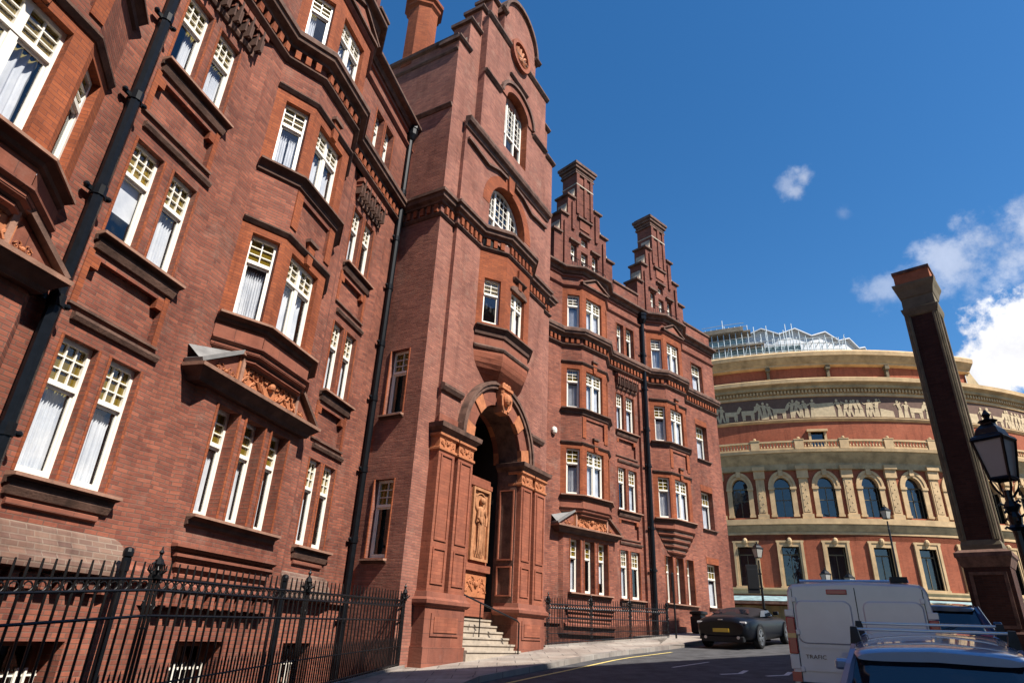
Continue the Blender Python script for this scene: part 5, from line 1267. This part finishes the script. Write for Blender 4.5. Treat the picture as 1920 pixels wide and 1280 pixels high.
# ------------------------------------------------------------------ street lamps
def lantern_lamp(x, y, zt, zb, name, label, w=.22, rot=.35, fancy=True, group=None, sc=None):
    """square tapering lantern on a post; zt finial tip, zb ground"""
    R0 = root(name, label, 'street lamp', (x, y, zb), 0, group)
    s = sc or w / .22; c = (x, y, 0); q = lambda z: zt - z * s
    m = MB(); m.lathe(c, [(.16 * s, zb), (.16 * s, zb + .25), (.11 * s, zb + .35), (.11 * s, zb + .9), (.075 * s, zb + 1.0), (.065 * s, zb + 1.6), (.055 * s, q(1.55)), (.06 * s, q(1.5)), (.045 * s, q(1.45)), (.04 * s, q(1.02))], 10)
    if fancy:
        m.lathe(c, [(.05, q(1.5)), (.10, q(1.46)), (.06, q(1.42)), (.075, q(1.34)), (.05, q(1.28)), (.085, q(1.22)), (.05, q(1.15))], 10)
        for k in range(12):
            a = k * 2.4; m.tube([(x + .06 * cos(a), y + .06 * sin(a), q(1.16 + .035 * k)), (x + .10 * cos(a), y + .10 * sin(a), q(1.13 + .035 * k)), (x + .12 * cos(a), y + .12 * sin(a), q(1.155 + .035 * k))], .014, 5)
        for k in range(4):
            a = rot + pi / 4 + k * pi / 2; m.tube([(x + .045 * cos(a), y + .045 * sin(a), q(1.1)), (x + .12 * cos(a), y + .12 * sin(a), q(1.0)), (x + .15 * cos(a), y + .15 * sin(a), q(.9))], .014, 5)
    m.build('post', 'black iron', R0, smooth=False)
    f = MB()
    tw, bw = w, w * .62; z0, z1 = q(.88), q(.40)
    cn = lambda r, z, k: (x + r * 1.414 * cos(rot + pi / 4 + k * pi / 2), y + r * 1.414 * sin(rot + pi / 4 + k * pi / 2), z)
    for k in range(4):
        f.tube([cn(bw, z0, k), cn(tw, z1, k)], .017 * s, 5); f.tube([cn(bw, z0, k), cn(bw, z0, k + 1)], .02 * s, 5); f.tube([cn(tw, z1, k), cn(tw, z1, k + 1)], .026 * s, 5)
    f.build('lantern_frame', 'black iron', R0)
    rf = MB(); rf.lathe(c, [(tw * 1.5, z1), (tw * 1.5, z1 + .03 * s), (tw * 1.15, z1 + .06 * s), (tw * .95, z1 + .14 * s), (tw * .55, z1 + .2 * s), (tw * .5, z1 + .24 * s)], 4, rot + pi / 4)
    rf.lathe(c, [(.09 * s, q(.17)), (.11 * s, q(.15)), (.05 * s, q(.13)), (.03 * s, q(.11)), (.05 * s, q(.07)), (.008 * s, q(0))], 8); rf.build('lantern_roof', 'black iron', R0)
    g = MB()
    for k in range(4): g.face(cn(bw * .97, z0, k), cn(bw * .97, z0, k + 1), cn(tw * .97, z1, k + 1), cn(tw * .97, z1, k))
    g.build('lantern_pane', 'lantern pane', R0)
    return R0
lantern_lamp(5.93, 7.43, 2.82, gz(5.93, 7.43) + .1, 'street_lamp', 'old black lantern street lamp close by at the right edge of the picture', .165, .52, sc=.98)
lantern_lamp(20.46, 34.37, 7.35, gz(20.46, 34.37), 'street_lamp', 'slim black lantern lamp post before the round hall, above the white van', .19, .3, False)
lantern_lamp(9.75, 25.2, 3.75, gz(9.75, 25.2) + .1, 'street_lamp', 'black lantern lamp post beside the grey convertible, carrying a black box', .15, .3, False)
o = root('traffic_box', 'plain black square box mounted on the lamp post behind the grey convertible', 'signal box', (9.7, 25.0, 1.9))
m = MB(); bf = Fr((9.3, 25.05), 108); m.box(bf, -.12, .3, -.02, .12, 1.85, 2.85); m.box(bf, -.1, .28, .121, .14, 2.0, 2.7); m.build('box', 'black plastic', o, bevel=.02)
m = MB(); m.box(bf, .3, .42, .02, .08, 2.5, 2.56); m.box(bf, .3, .42, .02, .08, 2.0, 2.06); m.build('clamp', 'black iron', o)
for k, (px, py) in enumerate(((23.3, 48.0), (25.4, 48.8))):
    lantern_lamp(px, py, 5.55 - .1 * k, gz(px, py), 'street_lamp', ('taller' if k == 0 else 'shorter') + ' of two dark lanterns showing just above the white van roof', .26, .3, False, None)
# post and bin in front of the right wing
q = FRt.p(-.2, 2.0, 0); zb = gz(q.x, q.y) + .1
o = root('sign_post', 'thin black metal post on the pavement before the far bay', 'post', (q.x, q.y, zb)); m = MB(); m.tube([(q.x, q.y, zb), (q.x, q.y, 2.55)], .036, 8); m.build('pole', 'black iron', o); m = MB(); m.box(FRt, -.26, -.14, 1.95, 2.0, 1.9, 2.6); m.build('sign_plate', 'black plastic', o)
q = FRt.p(3.25, .9, 0); zb = gz(q.x, q.y) + .12
o = root('litter_bin', 'black litter bin against the brick wall near the grey convertible', 'bin', (q.x, q.y, zb))
m = MB(); m.lathe((q.x, q.y, 0), [(.3, zb), (.36, zb + .05), (.38, zb + .62), (.36, zb + .66)], 4, radians(45 - aR)); m.build('bin_body', 'black plastic', o, bevel=.02)
m = MB(); m.lathe((q.x, q.y, 0), [(.30, zb + .66), (.30, zb + .74), (.40, zb + .76), (.40, zb + .86), (.2, zb + .9)], 4, radians(45 - aR)); m.build('bin_hood', 'black plastic', o, bevel=.02)

# ------------------------------------------------------------------ iron railings
def railing(name, label, fr, n, s0, s1, posts, top, zbase, spacing, finial=.38, hollow=True):
    p = fr.p((s0 + s1) / 2, n, 0); o = root(name, label, 'railing', (p.x, p.y, gz(p.x, p.y)))
    for a, b in zip(posts, posts[1:]):
        m = MB(); k = max(1, int(round((b - a) / spacing)))
        for z_ in (0, -.13, -.42): m.tube([fr.p(a, n, top(a) + z_), fr.p(b, n, top(b) + z_)], .018, 6)
        lowz = lambda s: zbase(s) + .1
        m.tube([fr.p(a, n, lowz(a)), fr.p(b, n, lowz(b))], .018, 6)
        m.tube([fr.p(a, n, (lowz(a) + top(a)) / 2 - .3), fr.p(b, n, (lowz(b) + top(b)) / 2 - .3)], .012, 6)
        for i in range(k):
            s = a + (b - a) * (i + .5) / k; t = top(s); zb = zbase(s)
            m.tube([fr.p(s, n, zb), fr.p(s, n, t + .1)], .0148, 6); m.tube([fr.p(s, n, t + .1), fr.p(s, n, t + .2)], .0135, 6, .010)
            s2 = s + (b - a) / k / 2
            m.tube([fr.p(s2, n, zb), fr.p(s2, n, (zb + t) / 2 - .12)], .0128, 5); m.tube([fr.p(s2, n, (zb + t) / 2 - .12), fr.p(s2, n, (zb + t) / 2 - .03)], .016, 5, .002)
            if i < k - 1:
                c = fr.p(s2, n, t - .065); m.tube([c + fr.t * (.05 * cos(j * pi / 5)) + Vector((0, 0, .05 * sin(j * pi / 5))) for j in range(11)], .009, 5)
        m.build('railing_panel', 'black iron', o)
    for s in posts:
        m = MB(); t = top(s); zb = zbase(s)
        c = fr.p(s, n, 0)
        for d in (-.07, .07): m.tube([fr.p(s + d, n, zb), fr.p(s + d * .8, n, t - .02)], .016, 6)
        m.tube([fr.p(s, n, zb), fr.p(s, n, t + .1)], .02, 6)
        for z in (t - .12, t - .5, zb + .5, zb + .25):
            for e in (-1, 1): m.tube([fr.p(s + e * .035 + .045 * e * cos(j * pi / 4), n, z + .06 * sin(j * pi / 4)) for j in range(9)], .010, 5)
        m.lathe(c, [(.025, t - .02), (.06, t + .0), (.065, t + .04), (.025, t + .07), (.04, t + .12), (.06, t + .17), (.05, t + .22), (.02, t + .25), (.016, t + .28), (.034, t + .31), (.014, t + .34), (.005, t + finial)], 8)
        for e in (-1, 1):
            for zc, rr in ((t + .12, .07), (t + .02, .06), (t - .3, .05)): m.tube([fr.p(s + e * (.075 + rr * .6 * cos(j * pi / 4)), n, zc + rr * sin(j * pi / 4)) for j in range(9)], .011, 5)
        for j in range(6):
            a = j * pi / 3; m.tube([c + Vector((.05 * cos(a), .05 * sin(a), t + .05)), c + Vector((.12 * cos(a), .12 * sin(a), t + .10)), c + Vector((.11 * cos(a), .11 * sin(a), t + .16))], .016, 5, .006)
        m.build('railing_post', 'black iron', o)
    return o
def topL(s): return .30 + .085 * (s - 5.1) if s < 7.05 else .47 + .026 * (s - 7.05)
zl = lambda s: gz(*fxy(FL, s, 1.7)) + .12
railing('iron_railing', 'ornate black iron railing along the basement area in the left foreground', FL, 1.7, .2, 15.3, (.2, 3.6, 7.05, 10.62, 14.95), topL, zl, .15)
zr = lambda s: gz(*fxy(FRt, s, 1.6)) + .12
railing('iron_railing', 'black iron railing beyond the entrance steps, before the far bays', FRt, 1.6, -6.85, -.15, (-6.85, -4.7, -2.5, -.15), lambda s: 1.05 + .03 * (s + 6.85), zr, .13)
def retaining(fr, a, b, n, name, n_in, zbot):
    m = MB()
    k = 16
    rows = []
    for i in range(k + 1):
        s = a + (b - a) * i / k; z = gz(*fxy(fr, s, n)) + .125
        rows.append([fr.p(s, n - .18, zbot), fr.p(s, n - .18, z + .05), fr.p(s, n + .06, z + .05), fr.p(s, n + .06, z - .15)])
    m.grid(rows); return tag(m.build(name, 'kerb stone'), kind='structure')
retaining(FL, -12, 15.35, 1.7, 'area_kerb', 0, -3.7); retaining(FRt, -7.0, -.15, 1.6, 'area_kerb', 0, -2.9)
m = MB(); m.face(FL.p(-12, 1.7, -3.55), FL.p(15.5, 1.7, -3.55), FL.p(15.5, -.3, -3.55), FL.p(-12, -.3, -3.55)); m.face(FL.p(15.36, 1.76, -3.6), FL.p(15.36, -.2, -3.6), FL.p(15.36, -.2, -.7), FL.p(15.36, 1.76, -.7)); tag(m.build('basement_area_floor', 'kerb stone'), kind='structure')
m = MB(); m.face(FRt.p(-7.2, 1.7, -2.75), FRt.p(0, 1.7, -2.75), FRt.p(0, -.3, -2.75), FRt.p(-7.2, -.3, -2.75)); m.face(FRt.p(-.12, 1.66, -2.8), FRt.p(-.12, -.2, -2.8), FRt.p(-.12, -.2, .2), FRt.p(-.12, 1.66, .2)); m.face(FRt.p(-7.0, 1.66, -2.8), FRt.p(-7.0, -.2, -2.8), FRt.p(-7.0, -.2, -.2), FRt.p(-7.0, 1.66, -.2)); tag(m.build('basement_area_floor', 'kerb stone'), kind='structure')

# ------------------------------------------------------------------ vehicles
def vroot(name, label, x, y, az, cat='car', pitch=None):
    e = .5; fx, fy = sin(radians(az)), cos(radians(az))
    sl = (gz(x + fx * e, y + fy * e) - gz(x - fx * e, y - fy * e)) / (2 * e)
    o = root(name, label, cat, (x, y, gz(x, y))); o.rotation_euler = (math.atan(sl), 0, -radians(az)); return o
def loft(mb, st):
    """st: list of (y, [(x,z)...half profile bottom to top centre])"""
    rows = []
    for y, pr in st: rows.append([(x, y, z) for x, z in pr] + [(-x, y, z) for x, z in reversed(pr)])
    mb.grid(rows, True); mb.face(*rows[0]); mb.face(*reversed(rows[-1]))
def xring(mb, x0, x1, y, z, r0, r1, n=28):
    """annular drum along x"""
    pr = [(r0, x0), (r1, x0), (r1, x1), (r0, x1)]
    mb.grid([[(a, y + r * cos(2 * pi * k / n), z + r * sin(2 * pi * k / n)) for k in range(n)] for r, a in pr + pr[:1]], True)
def wheel(par, sx, y, r, x, w=.22, spokes=10):
    t = MB(); s = sx
    pr = [(r * .68, x - w), (r * .93, x - w), (r, x - w * .85), (r, x - w * .15), (r * .95, x - .005), (r * .70, x)]
    t.grid([[(s * a, y + q * cos(2 * pi * k / 32), r + q * sin(2 * pi * k / 32)) for k in range(32)] for q, a in pr], True)
    o = t.build('wheel', 'rubber', par, local=True, smooth=True)
    m = MB(); xring(m, s * (x - .03), s * (x - .005), y, r, r * .62, r * .71); xring(m, s * (x - .05), s * (x - .01), y, r, .01, r * .16)
    for k in range(spokes):
        a = 2 * pi * k / spokes + (.12 if k % 2 else -.12); d = Vector((0, cos(a), sin(a))); p = Vector((0, -sin(a), cos(a)))
        c0 = Vector((s * (x - .03), y, r)); c1 = Vector((s * (x - .012), y, r))
        m.hexa([c0 + d * r * .14 + p * .016, c0 + d * r * .14 - p * .016, c0 + d * r * .65 - p * .026, c0 + d * r * .65 + p * .026, c1 + d * r * .14 + p * .016, c1 + d * r * .14 - p * .016, c1 + d * r * .65 - p * .026, c1 + d * r * .65 + p * .026])
    m.build('rim', 'alloy', o, local=True)
    m = MB(); xring(m, s * (x - .13), s * (x - .10), y, r, .01, r * .66); m.build('brake_disc', 'dark stone', o, local=True)
    m = MB()
    n = 24; rr = r * 1.1
    xx = s * (x + .002)
    m.grid([[(xx + s * dx, y + q * cos(-.25 + (pi + .5) * k / n), r + q * sin(-.25 + (pi + .5) * k / n)) for k in range(n + 1)] for q, dx in ((r * .98, -.12), (rr, -.03), (rr + .02, .004), (r * .98, .0))])
    m.build('wheel_arch', 'black plastic', par, local=True)
def lbox(m, x0, x1, y0, y1, z0, z1):
    m.hexa([(x0, y0, z0), (x1, y0, z0), (x1, y1, z0), (x0, y1, z0), (x0, y0, z1), (x1, y0, z1), (x1, y1, z1), (x0, y1, z1)])
def subd(o, l=1):
    w = o.modifiers.new('sub', 'SUBSURF'); w.levels = l; w.render_levels = l; return o
# --- grey convertible
V1 = vroot('parked_car', 'dark grey two-door convertible with its soft top up, parked at the sunny kerb', 8.85, 24.7, 39.5)
def sec(w, zb, zm, zbelt, zt): return [(0, zb), (w * .8, zb), (w * .97, zb + .1), (w, zm), (w * .985, zbelt - .08), (w * .93, zbelt), (w * .55, zt), (0, zt + .01)]
m = MB(); loft(m, [(-2.34, sec(.74, .42, .6, .78, .84)), (-2.28, sec(.82, .34, .6, .84, .94)), (-2.1, sec(.9, .24, .6, .88, 1.0)), (-1.75, sec(.97, .2, .62, .92, 1.01)), (-1.4, sec(.99, .18, .64, .94, 1.0)), (-.8, sec(.965, .18, .6, .92, .95)), (0, sec(.94, .18, .58, .90, .92)), (.8, sec(.95, .18, .6, .89, .93)), (1.4, sec(.98, .18, .62, .85, .92)), (1.9, sec(.95, .2, .58, .77, .83)), (2.25, sec(.86, .24, .5, .66, .71)), (2.4, sec(.7, .32, .46, .56, .6))])
subd(m.build('body', 'dark grey paint', V1, local=True, smooth=True), 2)
def cab(w, z0, zt): return [(0, z0), (w, z0), (w * .96, z0 + (zt - z0) * .55), (w * .80, zt - .03), (w * .45, zt), (0, zt + .01)]
m = MB(); loft(m, [(-1.62, cab(.74, .92, .96)), (-1.45, cab(.76, .9, 1.03)), (-1.05, cab(.78, .88, 1.16)), (-.5, cab(.79, .88, 1.235)), (0, cab(.79, .88, 1.24)), (.38, cab(.78, .88, 1.20)), (.5, cab(.74, .9, 1.15))])
subd(m.build('soft_top', 'soft top', V1, local=True, smooth=True), 1)
m = MB(); m.face((-.66, -1.36, 1.06), (.66, -1.36, 1.06), (.52, -.98, 1.19), (-.52, -.98, 1.19)); m.build('rear_window', 'car glass', V1, local=True)
for s in (-1, 1):
    m = MB(); m.face((s * .80, -.75, .95), (s * .80, .55, .95), (s * .765, .25, 1.14), (s * .765, -.5, 1.14)); m.build('side_window', 'car glass', V1, local=True)
    m = MB(); lbox(m, s * .84, s * 1.02, .48, .62, .98, 1.1); m.build('mirror', 'dark grey paint', V1, local=True, bevel=.03)
    m = MB(); lbox(m, s * .50, s * .83, -2.31, -2.2, .77, .84) if s > 0 else lbox(m, -.83, -.50, -2.31, -2.2, .77, .84); m.build('tail_light', 'clear lens', V1, local=True, bevel=.02)
    for y in (-1.4, 1.4): wheel(V1, s, y, .35, .985)
    m = MB(); m.tube([(s * .55, -2.36, .36), (s * .55, -2.2, .36)], .05, 10); m.build('exhaust', 'silver trim', V1, local=True)
m = MB(); m.face((-.72, .95, .93), (.72, .95, .93), (.66, .4, 1.19), (-.66, .4, 1.19)); m.build('windscreen', 'car glass', V1, local=True)
m = MB(); lbox(m, -.27, .27, -2.375, -2.345, .52, .63); o = m.build('number_plate', 'plate yellow', V1, local=True)
m = MB(); lbox(m, -.07, .07, -2.36, -2.3, .88, .91); m.build('emblem', 'silver trim', V1, local=True)
m = MB(); lbox(m, -.72, .72, -2.35, -2.15, .22, .4); m.build('diffuser', 'black plastic', V1, local=True, bevel=.03)
# --- white van
V2 = vroot('parked_van', 'white panel van seen from behind with closed rear doors, in shade', 5.26 + .45 * 2.4, 9.97 + .89 * 2.4, 27.5, 'van')
V2.rotation_euler[0] = .02; V2.location.z -= .04; V2.scale = (1, 1, .90)
def vs(w, zb, zs, zt, r=.12): return [(0, zb), (w * .96, zb), (w, zb + .1), (w, zs), (w * .955, zt - r * 1.1), (w * .93, zt - r * .55), (w * .87, zt - r * .12), (w * .72, zt), (0, zt + .025)]
m = MB(); loft(m, [(-2.40, vs(.955, .36, 1.15, 1.90)), (-2.38, vs(.97, .34, 1.15, 1.935)), (-2.3, vs(.975, .32, 1.15, 1.955)), (0, vs(.98, .30, 1.15, 1.97)), (1.0, vs(.98, .3, 1.15, 1.95)), (1.25, vs(.97, .3, 1.12, 1.86)), (1.75, vs(.96, .3, 1.1, 1.40)), (2.0, vs(.95, .3, 1.05, 1.16, .08)), (2.5, vs(.88, .3, .85, .98, .08)), (2.6, vs(.8, .35, .75, .85, .06))])
m.build('body', 'van white', V2, local=True, smooth=False, bevel=.012)
ry = -2.402
for x0, x1, z0, z1 in ((-.004 - .0, .008, .45, 1.88), (-.866, -.856, .45, 1.86), (.856, .866, .45, 1.86)): m = MB(); lbox(m, x0, x1, ry - .004, ry + .02, z0, z1); m.build('door_gap', 'black plastic', V2, local=True)
for s in (-1, 1):
    d = MB(); a, b = (-.84, -.075) if s < 0 else (.075, .84)
    pts = []
    for cx, cz, a0 in ((b - .1, 1.58, 0), (a + .1, 1.58, 90), (a + .1, 1.12, 180), (b - .1, 1.12, 270)):
        for k in range(5): q = radians(a0 + k * 22.5); pts.append((cx + .1 * cos(q), cz + .1 * sin(q)))
    k = len(pts); i = len(d.v)
    ins = [(a + (x - a) * .955 + .017, 1.35 + (z - 1.35) * .94) for x, z in pts]
    d.v += [Vector((x, ry - .001, z)) for x, z in pts] + [Vector((x, ry - .016, z)) for x, z in ins]
    d.f.append(tuple(i + k + j for j in range(k)))
    for j in range(k): l = (j + 1) % k; d.f.append((i + j, i + l, i + k + l, i + k + j))
    lbox(d, a + .02, b - .02, ry - .012, ry, .62, .66); lbox(d, a + .02, b - .02, ry - .010, ry, .96, .975)
    o = d.build('rear_door', 'van white', V2, local=True)
    m = MB()
    x0, x1 = sorted((s * .868, s * .992)); lbox(m, x0, x1, ry - .016, ry + .10, .86, 1.42); m.build('tail_light', 'red lens', V2, local=True, bevel=.015)
    m = MB(); lbox(m, x0 + .004, x1 - .004, ry - .026, ry + .1, 1.10, 1.17); o2 = m.build('indicator', 'amber lens', V2, local=True)
    m = MB(); lbox(m, x0 - .004, x1 + .003, ry - .012, ry + .12, 1.43, 1.53); m.build('corner_trim', 'van white', V2, local=True, bevel=.008); m = MB(); lbox(m, x0, x1, ry - .01, ry + .1, .64, .85); m.build('corner_trim', 'van white', V2, local=True, bevel=.008)
    for z in (.60, 1.15, 1.65): m = MB(); lbox(m, s * .84 - .03, s * .84 + .03, ry - .03, ry + .01, z, z + .08); m.build('hinge', 'van white', V2, local=True, bevel=.01)
    m = MB(); lbox(m, x0, x1, ry - .016, ry + .08, .46, .60); m.build('reflector', 'red lens', V2, local=True)
    for y in (-1.45, 1.5): wheel(V2, s, y, .33, .96, spokes=6)
m = MB(); lbox(m, -.38, -.10, ry - .018, ry + .01, 1.775, 1.855); m.build('brake_light', 'red lens', V2, local=True, bevel=.012)
m = MB(); lbox(m, -.16, .02, ry - .045, ry - .0, .80, .835); m.build('door_handle', 'black plastic', V2, local=True, bevel=.01)
m = MB(); lbox(m, -.26, .26, ry - .02, ry, .52, .63); m.build('number_plate', 'plate yellow', V2, local=True)
m = MB(); lbox(m, -.9, .9, ry - .12, ry + .1, .34, .46); m.build('bumper', 'black plastic', V2, local=True, bevel=.03)
fc = bpy.data.curves.new('badge', 'FONT'); fc.body = 'TRAFIC'; fc.size = .085; fc.extrude = .004
to = bpy.data.objects.new('badge', fc); me = bpy.data.meshes.new_from_object(to); bpy.data.objects.remove(to)
me.materials.clear(); me.materials.append(MATS['dark stone'])
o = bpy.data.objects.new('badge', me); COL.objects.link(o); o.parent = V2; o.rotation_euler = (pi / 2, 0, 0); o.location = (-.78, ry - .002, .80)
for y, col in ((-1.2, 0),):
    m = MB(); m.tube([(-.8, y, 2.07), (.8, y, 2.07)], .026, 8); m.build('roof_bar', 'silver trim', V2, local=True)
m = MB(); lbox(m, .5, .72, -2.3, -2.0, 1.98, 2.06); m.build('roof_fitting', 'black plastic', V2, local=True)
# --- hatchbacks
def hatch(label, x, y, az, paintm, bars=False):
    o = vroot('parked_car', label, x, y, az)
    def bs(w, zb, zbelt): return [(0, zb), (w * .85, zb), (w * .98, zb + .12), (w, .6), (w * .985, zbelt - .12), (w * .95, zbelt), (0, zbelt + .03)]
    m = MB(); loft(m, [(-2.05, bs(.72, .42, .88)), (-2.0, bs(.80, .34, .94)), (-1.85, bs(.86, .26, .97)), (-1.3, bs(.885, .2, .98)), (0, bs(.88, .19, .96)), (1.0, bs(.88, .19, .95)), (1.4, bs(.885, .2, .92)), (1.85, bs(.84, .24, .8)), (2.1, bs(.7, .32, .66))])
    subd(m.build('body', paintm, o, local=True, smooth=True), 2)
    def gs(w0, w1, z0, z1): return [(0, z0), (w0, z0), (w1, z1 - .03), (w1 * .8, z1), (0, z1 + .01)]
    m = MB(); loft(m, [(-1.95, gs(.74, .73, .92, .98)), (-1.72, gs(.80, .62, .92, 1.385)), (-1.0, gs(.82, .61, .92, 1.42)), (.1, gs(.82, .61, .92, 1.42)), (.45, gs(.82, .62, .92, 1.36)), (1.15, gs(.78, .74, .92, .97))])
    m.build('windows', 'car glass', o, local=True)
    def rs(w, z): return [(0, z - .03), (w, z - .05), (w * 1.02, z - .015), (w * .9, z + .015), (w * .6, z + .035), (0, z + .05)]
    m = MB(); loft(m, [(-1.80, rs(.60, 1.385)), (-1.74, rs(.63, 1.41)), (-1.5, rs(.645, 1.425)), (-.6, rs(.65, 1.435)), (.0, rs(.65, 1.43)), (.42, rs(.64, 1.38)), (.5, rs(.6, 1.35))])
    subd(m.build('roof', paintm, o, local=True, smooth=True), 2)
    for s in (-1, 1):
        for P in (((s * .80, -1.93, .95), (s * .68, -1.70, 1.28), (s * .635, -1.58, 1.385)), ((s * .835, -1.28, .96), (s * .65, -1.05, 1.39)), ((s * .835, -.25, .96), (s * .645, -.22, 1.40)), ((s * .79, 1.12, .96), (s * .635, .44, 1.37))): m = MB(); m.tube(P, .045, 6); m.build('pillar', paintm, o, local=True)
        for yy in (-1.3, 1.3): wheel(o, s, yy, .31, .88)
        m = MB(); lbox(m, *sorted((s * .62, s * .84)), -2.03, -1.85, .72, .95); m.build('tail_light', 'red lens', o, local=True, bevel=.03)
        m = MB(); lbox(m, *sorted((s * .86, s * 1.02)), .55, .66, .98, 1.1); m.build('mirror', paintm, o, local=True, bevel=.03)
    m = MB(); lbox(m, -.26, .26, -2.09, -2.03, .62, .72); m.build('number_plate', 'plate yellow', o, local=True)
    m = MB(); m.tube([(0, -2.0, 1.0), (.35, -1.90, 1.12)], .009, 5); m.build('wiper', 'black plastic', o, local=True)
    if bars:
        for y in (-.95, -.05):
            m = MB(); lbox(m, -.66, .66, y - .03, y + .03, 1.525, 1.55); r = m.build('roof_bar', 'silver trim', o, local=True, bevel=.008)
            for s in (-1, 1):
                f = MB(); f.hexa([(s * .60, y - .06, 1.44), (s * .70, y - .06, 1.38), (s * .70, y + .06, 1.38), (s * .60, y + .06, 1.44), (s * .62, y - .035, 1.56), (s * .68, y - .035, 1.56), (s * .68, y + .035, 1.56), (s * .62, y + .035, 1.56)]); f.build('roof_bar_foot', 'black plastic', r, local=True)
    return o
hatch('pale blue hatchback with two silver roof bars, nearest in the foreground', 4.72, 7.6, 31, 'blue paint', True)
hatch('dark navy hatchback parked beyond the white van', 9.75, 15.0, 36, 'navy paint')

# ------------------------------------------------------------------ building across the street (outside the picture, throws the shade on the road)
q = [(10.3, 4.5), (22.0, 11.0), (34, 2), (24, -30), (0.5, -24.0)]
T = root('terrace_building', 'tall brick building on the near side of the street behind the camera', 'building', (16, -4, -1))
m = MB(); m.vprism(q, -3, 18.6); m.build('wall', 'far brick', T)
m = MB(); m.vprism([(x + (x - 16) * .02, y + (y + 4) * .02) for x, y in q], 18.6, 19.0); m.build('cornice', 'pale stone', T)
for (a, b) in ((q[4], q[0]), (q[0], q[1])):
    ln = sqrt((b[0] - a[0]) ** 2 + (b[1] - a[1]) ** 2); fr = Fr(a, math.degrees(atan2(b[0] - a[0], b[1] - a[1])))
    k = int(ln / 3.1)
    for i in range(k):
        for z in (1.2, 5.0, 8.8, 12.6):
            u = (i + .5) * ln / k
            f = MB(); f.box(fr, u - .6, u + .6, -.05, -.0 - .05 + -.002, z, z + 2) if False else None
            f.box(fr, u - .62, u - .54, -.04, -.0 - .12, z, z + 2); f.box(fr, u + .54, u + .62, -.04, -.12, z, z + 2); f.box(fr, u - .54, u + .54, -.04, -.12, z + .95, z + 1.03); f.box(fr, u - .54, u + .54, -.04, -.12, z, z + .07); f.box(fr, u - .54, u + .54, -.04, -.12, z + 1.93, z + 2)
            o = f.build('window', 'white paint', T); g = MB(); g.face(fr.p(u - .56, -.06, z), fr.p(u + .56, -.06, z), fr.p(u + .56, -.06, z + 2), fr.p(u - .56, -.06, z + 2)); g.build('pane', 'hall glass', o)
